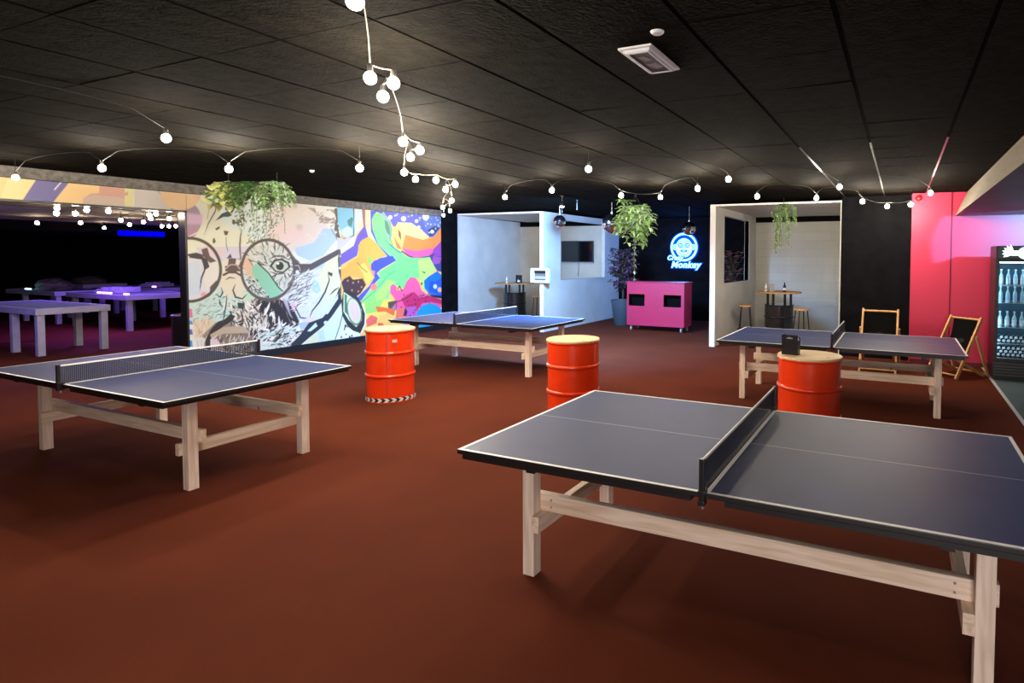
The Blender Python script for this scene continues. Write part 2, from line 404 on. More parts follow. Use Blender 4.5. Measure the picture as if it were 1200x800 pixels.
    F([(226,372),(246,370),(242,398),(226,398)], 50, 6, .9, [(190,140,96),(236,212,176)], lambda x,y: 1.9, seed=7)
    P([(300,352),(318,350),(330,354),(338,366),(346,382),(340,392),(326,390),(310,372),(298,362)], (40,32,32), alpha=.85, soft=3)
    F([(298,350),(330,352),(346,380),(338,400),(300,400),(288,372)], 90, 14, 2.4, [(236,222,200),(30,26,26),(214,192,164),(246,238,224)], lambda x,y: 2.2-(x-300)*.025, seed=24)
    F([(262,350),(298,350),(304,384),(270,380)], 60, 9, 2, [(246,236,220),(70,56,46),(226,208,182)], lambda x,y: 1.1, seed=25)
    F([(300,386),(345,376),(352,398),(306,412)], 60, 12, 2.2, [(246,242,230),(28,26,28),(222,216,202)], lambda x,y: -.3, seed=29)
    # mouth
    P([(240,410),(241,398),(247,386),(255,377),(263,374),(270,368),(276,370),(272,376),(262,382),(252,390),(246,402),(247,410)], (50,42,38))
    P([(246,392),(262,383),(286,382),(294,390),(262,392),(248,397)], (186,158,124)); P([(247,397),(262,391),(290,390),(300,398),(300,414),(246,414)], (136,114,96))
    P([(246,398),(252,394),(262,408),(266,414),(248,414)], (228,190,196)); P([(264,408),(296,404),(298,414),(266,414)], (170,138,106))
    F([(250,392),(298,388),(300,412),(262,412)], 90, 8, 1.2, [(206,188,164),(84,66,54),(224,208,186)], lambda x,y: 1.9, seed=8)
    Ln([(299,396),(300,406),(299,414)], 2, (40,32,30))
    P([(300,398),(312,394),(322,400),(318,412),(302,414)], (224,220,206)); F([(300,392),(336,384),(346,398),(306,412)], 110, 10, 1.4, [(236,232,216),(60,52,48),(220,212,196),(160,200,182)], lambda x,y: -.35, seed=9)
    P([(228,396),(240,396),(238,414),(228,414)], (226,214,206)); Ln([(231,398),(233,412)], .8, (190,160,150)); Ln([(236,398),(237,412)], .8, (190,160,150))
    # nose
    P([(263,306),(266,302),(280,303),(284,308),(282,318),(264,318)], (104,84,72)); P([(262,303),(268,303),(267,311),(263,312)], (224,214,204)); P([(277,303),(282,305),(280,311),(276,309)], (224,214,204))
    Ln([(262,322),(268,319),(276,319),(283,323)], 2.6, (90,78,68)); Ln([(264,315),(270,310),(277,310),(282,316)], 1.2, (190,172,150)); Ln([(264,328),(269,325),(276,326)], 1.6, (110,96,80), taper=True)
    Ln([(276,332),(273,340),(276,348),(284,350),(290,344)], 2.2, (74,68,52), taper=True); Ln([(276,344),(283,347),(289,344)], 1, (226,206,140))
    Ln([(252,344),(258,348),(261,343),(259,336)], 1.8, (64,84,78), taper=True); Ln([(266,344),(265,356),(263,368),(261,378)], 1.8, (70,88,82), taper=True)
    P([(278,354),(286,355),(284,362),(279,361)], (48,68,46)); Ln([(281,362),(284,370),(285,380)], 2.2, (70,60,48), taper=True); Ln([(257,350),(258,356),(261,360)], 2, (70,74,74), taper=True)
    # left lens
    P([(219,302),(244,300),(256,318),(254,336),(240,352),(219,353)], (214,216,228)); P([(219,308),(233,306),(236,330),(234,345),(219,346)], (196,212,236))
    Ln([(219,299),(230,297),(240,300),(248,306)], 2.4, (90,82,80)); P([(236,292),(243,290),(246,300),(254,306),(246,308),(238,300)], (104,84,78))
    P([(221,298),(232,297),(243,304),(246,314),(240,316),(236,304),(222,302)], (66,64,72)); P([(238,318),(258,304),(259,318),(250,334),(242,340)], (228,222,214)); Ln([(237,300),(240,316),(236,326),(234,342)], 2, (60,58,64), taper=True)
    P([(246,336),(254,328),(256,334),(246,344)], (92,84,74)); E(239,345,4,3,(224,140,130), soft=1.5)
    E(222,316,36.5,37,(86,76,68), ring=3.6)
    # right lens
    P([(286,298),(298,288),(330,286),(343,304),(344,326),(334,344),(314,350),(294,340),(285,322)], (206,206,192))
    F([(292,290),(330,284),(343,305),(342,330),(322,346),(292,338)], 200, 8, 1.3, [(92,86,78),(228,226,214),(150,176,154),(70,66,60)], lambda x,y: math.atan2(y-311,x-328)+.3, seed=10)
    P([(284,306),(289,301),(304,322),(300,328),(288,320)], (226,170,124)); Ln([(291,303),(297,312),(303,318)], 1, (120,96,70))
    P([(295,312),(303,309),(316,322),(330,342),(328,348),(318,350),(308,338),(296,322)], (120,200,158)); Ln([(302,308),(315,320),(326,336),(331,341)], 1.6, (70,72,60))
    F([(288,326),(300,326),(312,346),(298,344)], 70, 5, 1.2, [(60,62,54),(180,206,184)], lambda x,y: .8, seed=11)
    E(328,311.5,11,7,(176,196,170), soft=1.5); Ln([(317,312),(322,305),(330,304),(338,308),(339,313)], 2.4, (62,56,48)); Ln([(318,312),(323,318),(332,319),(339,313)], 1.8, (74,66,56)); E(328,311.5,4.6,5,(50,54,42)); E(328,311.5,6,5.8,(196,200,160), ring=.9); E(325.6,308.6,1.6,1.3,(240,244,230))
    Ln([(315,304),(322,300),(332,300),(340,306)], 1.8, (92,84,74), taper=True); Ln([(316,318),(324,321),(336,320)], 1.6, (88,80,70), taper=True)
    E(314,316,31,35,(92,82,76), ring=3.4)
    # temple arm and side of head
    P([(343,302),(352,309),(364,309),(398,291),(399,297),(366,316),(352,321),(346,320),(345,312)], (86,78,78)); E(348.5,318.5,2,2,(236,236,232)); Ln([(346,311),(350,311),(352,317)], 1, (170,164,160))
    Ln([(340,296),(346,304),(352,308)], 2, (112,100,96), taper=True)
    F([(338,322),(362,320),(356,352),(342,368),(334,348)], 150, 9, 1.2, [(120,116,110),(232,234,232),(160,158,152),(96,92,86)], lambda x,y: -.55, seed=12)
    F([(350,318),(376,316),(370,360),(350,372)], 60, 8, .9, [(190,192,192),(232,236,238)], lambda x,y: -.6, seed=13)
    Ln([(384,320),(386,328),(381,342),(374,354),(366,364),(362,374)], 2, (46,50,48), taper=True); P([(384,318),(390,320),(389,324),(385,322)], (56,70,50)); Ln([(386,346),(392,340),(398,336)], 1.8, (70,84,50), taper=True)
    Ln([(345,358),(352,372),(366,374)], 1.6, (74,66,70)); P([(354,374),(372,370),(366,378),(354,380)], (222,196,214)); P([(350,378),(366,377),(368,384),(352,386)], (150,176,214)); E(344,358,2.4,3.6,(226,150,180), soft=1.5)
    # dark jagged divider
    P([(397,338),(400,336),(402,352),(396,362),(384,378),(372,388),(362,396),(347,409),(340,404),(352,392),(362,378),(378,372),(390,358)], (38,42,52))
    P([(376,366),(392,352),(396,344),(396,350),(384,368)], (206,222,234)); P([(360,388),(370,378),(372,382),(364,388)], (206,232,232)); E(382,378,2.6,2,(200,224,232))
    Ln([(394,246),(396,256),(394,268),(397,280),(400,292),(398,304),(399,318),(402,330),(400,344)], 4.6, (104,98,84)); 
    for (x,y) in [(396,262),(397,282),(400,300),(394,272),(399,314)]: E(x+rr.uniform(-1,1),y,1.7,1.4,(212,204,150))
    Ln([(400,318),(403,328),(401,342)], 4, (44,52,56)); Ln([(388,268),(394,278),(397,286)], 1.2, (150,140,130))
    # lower right corner under the divider
    P([(402,352),(406,360),(404,384),(392,398),(378,402),(374,388),(388,372)], (208,222,194)); P([(362,396),(376,386),(380,402),(372,408),(352,410)], (216,214,160)); P([(372,388),(379,386),(382,402),(375,404)], (180,206,236))
    Ln([(403,362),(398,382),(392,400)], 1, (90,90,70))
    P([(396,404),(400,386),(406,374),(412,392),(430,398),(430,412),(394,412)], (228,236,228))
    F([(396,400),(404,376),(414,392),(430,402),(428,410),(398,408)], 70, 5, 1.6, [(34,32,32),(50,44,46),(240,244,240)], lambda x,y: 1.4, seed=14)
    lum = C.C.mean(-1,keepdims=True); k = np.clip((lum-.2)/.3,0,1)*.24; C.C = C.C*(1-k)+np.array([.82,.90,.88])*k
    # ---- colour splash part
    P([(399,240),(520,250),(520,400),(428,404),(400,350)], (240,190,100))
    def c5(L): return [(395+x*.10833, 240+y*.10833) for x, y in L]
    def c6(L): return [(395+x*.125, 300+y*.125) for x, y in L]
    P(c5([(0,20),(180,30),(185,340),(70,350),(40,280),(10,200)]), (138,200,222)); P(c5([(110,170),(160,130),(175,150),(160,240),(120,220)]), (84,140,130)); P(c5([(50,270),(110,230),(165,260),(170,330),(100,350),(50,320)]), (206,220,232)); Ln(c5([(180,40),(186,200),(180,330),(120,365),(70,365)]), 1.3, (70,90,120))
    P(c5([(0,350),(70,370),(180,340),(180,400),(50,480),(0,480)]), (206,204,214)); P(c5([(190,30),(270,40),(285,235),(190,330),(185,200)]), (206,218,208)); P(c5([(230,180),(275,160),(285,235),(215,280)]), (240,214,170))
    P(c5([(268,30),(306,30),(320,330),(285,250)]), (160,106,120)); P(c5([(306,30),(362,40),(368,280),(440,430),(540,550),(420,620),(300,500),(330,345),(305,200)]), (248,212,156))
    P(c5([(285,240),(315,260),(338,345),(250,400),(215,550),(130,600),(30,660),(45,530),(180,440),(220,330)]), (110,92,184)); P(c5([(35,480),(180,345),(210,320),(180,440),(45,530)]), (222,220,232))
    P(c5([(340,345),(400,390),(540,550),(400,600),(330,645),(100,645),(230,560),(230,440),(270,380)]), (244,176,72))
    P(c6([(40,130),(100,80),(200,20),(320,10),(330,100),(350,210),(280,275),(240,210),(130,190),(40,240)]), (244,170,70)); P(c6([(200,90),(260,60),(340,200),(280,270),(240,160)]), (240,200,90)); P(c5([(330,540),(380,590),(360,645),(330,630)]), (150,200,90))
    P(c5([(360,40),(1140,95),(1140,260),(1040,350),(980,350),(800,200),(660,190),(620,260),(560,140),(500,110),(440,80)]), (92,92,168)); P(c5([(900,100),(1140,100),(1140,260),(1040,340),(980,300)]), (96,112,170)); P(c5([(980,270),(1060,230),(1110,250),(1040,330),(1000,340)]), (44,52,86))
    for i in range(60):
        x = rr.uniform(600,1130); y = rr.uniform(95,300)
        if y < 150 or x > 850: E(395+x*.10833,240+y*.10833,rr.uniform(.4,1),rr.uniform(.4,1),(196,206,236))
    for (x,y,r) in [(720,150,26),(575,135,22),(960,130,34),(860,175,18),(885,238,14),(1030,290,20)]: E(395+x*.10833,240+y*.10833,r*.108,r*.108,(226,228,226))
    P(c5([(500,70),(590,200),(600,330),(560,440),(500,300),(470,120)]), (140,170,170)); Ln(c5([(560,170),(590,260),(570,360),(600,430)]), 1.6, (110,170,100))
    P(c5([(360,60),(440,62),(400,110),(376,160),(385,260),(450,430),(560,540),(640,600),(540,645),(370,645),(400,600),(530,570),(540,550),(430,420),(366,290)]), (74,96,190))
    P(c5([(380,150),(400,105),(440,82),(480,95),(510,150),(520,280),(580,420),(700,510),(760,560),(1010,570),(1000,645),(600,645),(640,600),(540,520),(440,420),(390,280)]), (126,214,128))
    P(c5([(512,160),(545,180),(572,250),(572,330),(545,310),(520,250)]), (86,136,96)); Ln(c5([(520,380),(600,460),(680,520)]), 1.2, (90,170,120)); Ln(c5([(570,420),(640,490),(700,520)]), 1, (60,120,130))
    P(c5([(600,240),(625,230),(700,420),(740,320),(700,480),(660,470),(620,330)]), (244,176,104)); P(c5([(610,330),(650,400),(700,480),(650,470)]), (236,120,60)); P(c5([(660,260),(690,300),(695,390),(665,330)]), (120,84,70))
    P(c5([(655,190),(800,195),(900,260),(995,345),(930,380),(740,325),(705,380),(690,260)]), (240,206,128))
    P(c5([(740,318),(830,350),(930,376),(1050,345),(1140,225),(1142,400),(1050,490),(850,505),(705,480)]), (244,134,66)); P(c5([(700,470),(850,500),(1060,465),(1140,380),(1142,480),(1000,545),(850,575),(760,545)]), (232,92,150)); Ln(c5([(700,500),(770,550),(850,580),(1000,555),(1045,520)]), 1.6, (70,50,80))
    P(c5([(1050,470),(1142,380),(1142,650),(1010,640),(1010,560)]), (150,70,160)); P(c5([(1000,560),(1050,520),(1080,580),(1140,600),(1140,645),(1000,645)]), (86,50,110)); P(c5([(1050,540),(1110,600),(1070,640),(1030,620)]), (190,110,190))
    P(c6([(870,0),(990,0),(985,150),(940,140),(915,100),(870,60)]), (66,66,130)); P(c6([(900,0),(985,10),(960,70),(890,80)]), (160,80,160))
    P(c6([(545,-4),(740,18),(870,10),(925,125),(850,190),(820,340),(770,210),(690,200),(620,300),(520,265),(480,400),(380,480),(220,430),(400,210),(385,150),(550,50)]), (124,212,120))
    P(c6([(760,30),(870,20),(925,125),(850,185),(820,330),(785,260),(770,200)]), (190,218,112)); P(c6([(470,220),(560,240),(500,300),(440,420),(360,460),(330,380),(420,290)]), (180,212,104)); P(c6([(230,430),(330,330),(370,400),(300,490),(250,480)]), (140,210,110))
    P(c6([(320,70),(400,18),(520,-4),(555,42),(410,125),(372,160),(402,205),(320,290),(225,420),(178,400),(300,280),(352,200),(318,120)]), (74,84,186)); P(c6([(325,130),(360,140),(350,180),(332,160)]), (190,130,180))
    Ln(c6([(230,430),(330,350),(430,240),(480,180),(540,140)]), 1, (90,170,110)); Ln(c6([(190,60),(230,110),(280,150)]), 1, (150,110,50)); E(395+345*.125,300+290*.125,4,4,(238,128,110)); P(c6([(790,140),(830,150),(820,165)]), (60,70,90))
    P(c6([(40,245),(70,210),(120,185),(150,220),(200,215),(240,208),(272,268),(220,350),(170,385),(120,350),(60,320)]), (74,46,48))
    for (x,y) in [(100,230),(150,250),(200,240),(230,290),(140,320),(200,330)]: E(395+x*.125,300+y*.125,.8,1,(230,150,90))
    P(c6([(240,440),(500,400),(560,520),(540,640),(270,660),(262,520)]), (238,206,92)); P(c6([(260,440),(440,400),(380,520),(270,540)]), (150,206,100)); P(c6([(360,470),(440,480),(545,500),(535,560),(450,520),(380,525)]), (238,108,48)); P(c6([(272,600),(320,550),(380,575),(370,630),(280,665)]), (238,102,90)); P(c6([(400,560),(470,540),(540,570),(520,640),(380,650)]), (244,190,100)); P(c6([(385,625),(430,630),(440,650),(380,655)]), (226,90,60))
    P(c6([(495,340),(500,280),(530,258),(560,290),(560,320),(620,310),(650,240),(690,195),(735,205),(770,250),(790,320),(860,370),(985,410),(985,480),(850,500),(740,610),(540,620),(560,500),(540,400)]), (238,92,140))
    P(c6([(600,400),(660,360),(720,335),(780,390),(860,370),(985,410),(985,450),(880,430),(800,440),(740,520),(640,480)]), (204,40,96)); P(c6([(640,480),(740,470),(745,560),(660,590),(630,560)]), (190,90,170)); P(c6([(560,500),(640,480),(640,600),(545,620)]), (240,110,90))
    for i in range(40): E(395+rr.uniform(600,880)*.125,300+rr.uniform(350,560)*.125,.8,.9,(110,26,70))
    Ln(c6([(570,310),(585,280),(610,325)]), 1.2, (80,60,40)); Ln(c6([(560,430),(640,400),(700,360)]), 1.2, (120,40,60)); P(c6([(478,430),(560,415),(556,510),(480,485)]), (92,70,52)); P(c6([(500,500),(550,440),(552,505)]), (190,110,150)); P(c6([(620,560),(640,480),(660,520),(650,560)]), (70,26,70))
    P(c6([(815,230),(860,190),(940,140),(990,190),(990,380),(870,360),(820,300)]), (26,112,204)); P(c6([(860,330),(870,230),(920,240),(985,200),(985,370)]), (40,84,196)); E(395+920*.125,300+285*.125,2.2,2.6,(206,226,240)); E(395+962*.125,300+315*.125,2.4,3,(240,180,130)); E(395+793*.125,300+258*.125,1,1.4,(40,40,40)); P(c6([(850,360),(985,370),(985,400),(900,385)]), (40,30,70))
    P(c6([(740,600),(750,520),(800,460),(865,440),(940,460),(990,510),(990,700),(740,700)]), (32,150,214))
    for i in range(7): E(395+(770+i*33)*.125,300+(690-i*4)*.125,1.2,.8,(236,244,248))
    P(c6([(620,620),(740,610),(740,700),(600,700)]), (238,140,170))
    # stylised ear
    P(c6([(60,320),(110,325),(170,350),(235,450),(270,540),(265,640),(225,725),(150,700),(100,660),(50,560),(40,440)]), (44,44,40)); P(c6([(62,335),(150,395),(230,500),(232,600),(180,665),(110,600),(60,520)]), (214,226,186)); P(c6([(70,350),(95,370),(90,420),(110,560),(70,520)]), (70,120,84))
    E(395+162*.125,300+520*.125,7.6,15,(84,88,74), ring=1.4, ang=-.22); E(395+162*.125,300+515*.125,5.6,12.4,(226,194,178), ang=-.22); E(395+162*.125,300+515*.125,6.6,13.6,(206,216,170), ring=1.2, ang=-.22)
    Ln(c6([(235,450),(268,540),(262,640),(225,722)]), 1.4, (226,232,216))
    # coloured squares at the left edge
    for (a,b,c) in [(361,372,(222,120,160)),(375,380,(90,150,214)),(385,392,(100,104,190)),(398,406,(80,150,214))]: P([(219,a),(225,a+1),(226,b),(219,b)], c)
    # keep the opening strip colours at left; sheet becomes a mesh with one colour per point
    nv, nu = C.nv, C.nu
    X = -10.15
    co = np.stack([np.full(C.U.shape, X), C.U, C.V], -1).reshape(-1,3)
    idx = np.arange(nv*nu).reshape(nv, nu)
    q = np.stack([idx[:-1,:-1], idx[:-1,1:], idx[1:,1:], idx[1:,:-1]], -1).reshape(-1,4)
    me = bpy.data.meshes.new(name)
    # front sheet + thin body behind
    nb = len(co); t = .012
    back = np.array([[X-t,y0,z0],[X-t,C.U.max(),z0],[X-t,C.U.max(),C.V.max()],[X-t,y0,C.V.max()]])
    me.vertices.add(nb+4); me.vertices.foreach_set('co', np.concatenate([co, back]).ravel())
    faces = q.tolist()+[[nb,nb+3,nb+2,nb+1],
        [int(idx[-1,0]), int(idx[-1,-1]), nb+2, nb+3], [int(idx[0,-1]), int(idx[0,0]), nb, nb+1],
        [int(idx[0,0]), int(idx[-1,0]), nb+3, nb], [int(idx[-1,-1]), int(idx[0,-1]), nb+1, nb+2]]
    me.loops.add(len(faces)*4); me.polygons.add(len(faces))
    me.loops.foreach_set('vertex_index', np.array(faces, dtype=np.int32).ravel())
    me.polygons.foreach_set('loop_start', np.arange(len(faces), dtype=np.int32)*4)
    me.update(calc_edges=True); 
    ca = me.color_attributes.new('print', 'FLOAT_COLOR', 'POINT')
    cols = np.ones((nb+4,4)); cols[:nb,:3] = np.clip(C.C.reshape(-1,3)*.92, 0, 1); cols[nb:,:3] = .5
    ca.data.foreach_set('color', cols.ravel())
    m = MATS.get('printed mural')
    if not m:
        m = bpy.data.materials.new('printed mural'); m.use_nodes = True; nt = m.node_tree; MATS['printed mural'] = m
        a = nt.nodes.new('ShaderNodeVertexColor'); a.layer_name = 'print'
        hs = nt.nodes.new('ShaderNodeHueSaturation'); hs.inputs['Saturation'].default_value = 1.0
        nt.links.new(a.outputs['Color'], hs.inputs['Color'])
        nt.links.new(hs.outputs['Color'], nt.nodes['Principled BSDF'].inputs['Base Color'])
        nt.nodes['Principled BSDF'].inputs['Roughness'].default_value = .6
    me.materials.append(m); me.validate()
    o = bpy.data.objects.new(name, me); COL.objects.link(o); tag(o, label, 'mural')
    return o
build_mural(5.46, 10.97, .12, 2.735, 'wall_mural', 'large printed wall mural of a monkey face in round glasses beside rainbow paint splashes')
build_mural(-3.4, 5.455, 2.465, 2.735, 'wall_mural', 'narrow printed mural strip above the opening to the dark side room')
band_m = mat('rough grey plaster band', (.13,.12,.105,1), .55, noise=(14,.45,6), bump=(60,.5))
# left wall carrying the mural, with the opening south of it
mb = MB()
mb.box(-10.30,-10.165,5.46,11.55,0,CEIL,black_wall)
mb.box(-10.30,-10.165,-3.5,5.46,2.465,CEIL,black_wall)
mb.box(-10.30,-10.165,-3.5,.6,0,2.465,black_wall)
mb.box(-10.165,-10.15,10.97,11.55,.0,CEIL,black_wall)
struct(mb, 'wall_left', 'left wall behind the mural with a wide opening to the side room')
struct(MB().box(-10.165,-10.145,-3.5,11.0,2.737,CEIL-.005,band_m), 'trim_2', 'rough grey band between mural and ceiling')
struct(MB().box(-10.165,-10.13,5.44,11.5,0,.115,black_metal), 'baseboard_left', 'black baseboard under the mural')
struct(MB().box(-10.31,-10.14,5.425,5.455,0,2.46,black_metal).box(-10.31,-10.14,.6,5.455,2.435,2.462,black_metal), 'trim_3', 'black edge trim around the side room opening')

# ------------------------------------------------------------------ booths
booth_m = mat('white booth wall paint', (.66,.66,.62,1), .6, noise=(1.6,.10,6), bump=(30,.12))
def block_wall_mat():
    m = bpy.data.materials.new('painted block wall'); m.use_nodes = True; nt = m.node_tree; p = nt.nodes['Principled BSDF']
    tc = nt.nodes.new('ShaderNodeTexCoord'); mp = nt.nodes.new('ShaderNodeMapping'); mp.inputs['Rotation'].default_value = (PI/2,0,0)
    nt.links.new(tc.outputs['Object'], mp.inputs[0])
    b = nt.nodes.new('ShaderNodeTexBrick'); b.inputs['Scale'].default_value = 1.0
    b.inputs['Brick Width'].default_value = .62; b.inputs['Row Height'].default_value = .2; b.inputs['Mortar Size'].default_value = .006; b.inputs['Mortar Smooth'].default_value = .6
    b.inputs['Color1'].default_value = (.56,.56,.50,1); b.inputs['Color2'].default_value = (.52,.52,.465,1); b.inputs['Mortar'].default_value = (.47,.465,.41,1)
    nt.links.new(mp.outputs[0], b.inputs['Vector'])
    nt.links.new(b.outputs['Color'], p.inputs['Base Color'])
    bp = nt.nodes.new('ShaderNodeBump'); bp.inputs['Strength'].default_value = .25; bp.inputs['Distance'].default_value = .004; bp.invert = True
    nt.links.new(b.outputs['Fac'], bp.inputs['Height']); nt.links.new(bp.outputs[0], p.inputs['Normal'])
    p.inputs['Roughness'].default_value = .6
    return m
block_m = block_wall_mat()
beige_m = mat('beige booth wall paint', (.55,.51,.42,1), .6, noise=(2,.1,5))
edge_m = mat('bright white edge', (.8,.8,.8,1), .5)
def slab_with_hole(x0,x1,y0,y1,z0,z1,hy0,hy1,hz0,hz1,m):
    mb = MB(); mb.box(x0,x1,y0,hy0,z0,z1,m); mb.box(x0,x1,hy1,y1,z0,z1,m); mb.box(x0,x1,hy0,hy1,z0,hz0,m); mb.box(x0,x1,hy0,hy1,hz1,z1,m)
    return mb
# left booth
mb = slab_with_hole(-7.73,-7.64,11.6,15.6,0,2.83,12.35,14.70,1.2,2.675,booth_m)
mb.box(-7.735,-7.635,11.585,11.6,0,2.83,edge_m)
mb.box(-7.735,-7.635,12.35,14.70,1.185,1.2,edge_m)
struct(mb, 'wall_left_booth_divider', 'white divider wall of the left booth with a large cut out')
mb = MB(); v = [(-10.27,11.6),(-10.24,11.6),(-10.56,14.78),(-10.66,14.78)]
mb.add([(x,y,z) for z in (0,2.80) for x,y in v], [(0,3,2,1),(4,5,6,7),(0,1,5,4),(1,2,6,5),(2,3,7,6),(3,0,4,7)], booth_m)
struct(mb, 'wall_left_booth_side', 'long white left wall inside the left booth')
struct(MB().box(-10.66,-7.73,14.75,14.85,0,2.66,beige_m).box(-10.66,-7.73,14.76,14.85,2.66,2.80,black_wall), 'wall_left_booth_back', 'beige back wall of the left booth carrying the television')
struct(MB().box(-10.28,-7.73,11.6,14.85,2.80,2.83,booth_m).box(-10.28,-7.73,11.585,11.6,2.795,2.835,edge_m), 'ceiling', 'white ceiling panel of the left booth')
# right booth
mb = slab_with_hole(-3.46,-3.36,11.2,15.65,0,2.80,11.85,13.98,1.235,2.645,booth_m)
mb.box(-3.465,-3.355,11.185,11.2,0,2.82,edge_m); mb.box(-3.465,-3.355,13.98,14.05,1.235,2.645,edge_m); mb.box(-3.465,-3.355,11.85,13.98,1.215,1.235,edge_m)
struct(mb, 'wall_right_booth_divider', 'white divider wall of the right booth with a tall cut out')
struct(MB().box(-3.36,-.95,14.72,14.8,0,2.655,block_m).box(-3.36,-.95,14.71,14.8,2.655,2.79,black_wall), 'wall_right_booth_back', 'painted block back wall of the right booth')
struct(MB().box(-3.36,-1.0,11.2,14.8,2.79,2.815,booth_m).box(-3.36,-1.0,11.185,11.2,2.785,2.82,edge_m), 'ceiling', 'white ceiling panel of the right booth')
struct(MB().box(-1.02,-.92,11.22,14.8,0,2.79,booth_m), 'wall_right_booth_side', 'white right wall inside the right booth')
# bar recess and outer walls
struct(MB().box(-10.7,4,15.65,15.8,0,CEIL+.1,black_wall), 'wall_back', 'black back wall behind the bar recess')
struct(MB().box(-1.0,.16,11.2,11.35,0,CEIL,black_wall), 'wall_black_panel', 'matt black wall panel between the right booth and the pink wall')
pink_m = mat('pink red wall paint', (.54,.024,.075,1), .5, noise=(.8,.06,3))
struct(MB().box(.15,.745,11.0,11.35,0,CEIL,pink_m).box(.755,4,11.02,11.35,0,CEIL,pink_m).box(.745,.755,11.03,11.3,0,CEIL,mat('dark pink seam',(.3,.02,.05,1),.6)), 'wall_pink', 'pink red wall behind the deck chairs and the fridge')
struct(MB().box(.16,4,10.985,11.0,0,.07,mat('dark red baseboard',(.12,.015,.02,1),.5)), 'baseboard_pink', 'dark baseboard along the pink wall')
# dropped soffit on the right
sof_m = mat('blue grey soffit paint', (.15,.165,.19,1), .6, noise=(3,.12)); sof_edge = mat('dull tan soffit edge', (.19,.16,.115,1), .8, noise=(30,.3,5), bump=(80,.5))
mb = MB(); a = [(.80,2.485),(4,2.485),(4,CEIL),(.97,CEIL)]
mb.add([(x,y,z) for y in (-3.5,11.0) for x,z in a], [(1,5,4,0)], sof_m)
mb.add([(x,y,z) for y in (-3.5,11.0) for x,z in a], [(0,1,2,3)], sof_m)
mb.add([(x,y,z) for y in (-3.5,11.0) for x,z in a], [(0,4,7,3)], sof_edge)
struct(mb, 'ceiling', 'lowered blue grey soffit on the right with a tan edge')
struct(MB().box(3.9,4,-3.5,11.2,0,CEIL,mat('dark grey wall',(.06,.06,.065,1),.7)), 'wall_right', 'dark right wall beyond the fridge')
struct(MB().box(-10.3,4,-3.6,-3.5,0,CEIL,mat('grey rear wall',(.12,.11,.10,1),.7)), 'wall_rear', 'dark wall behind the viewpoint')

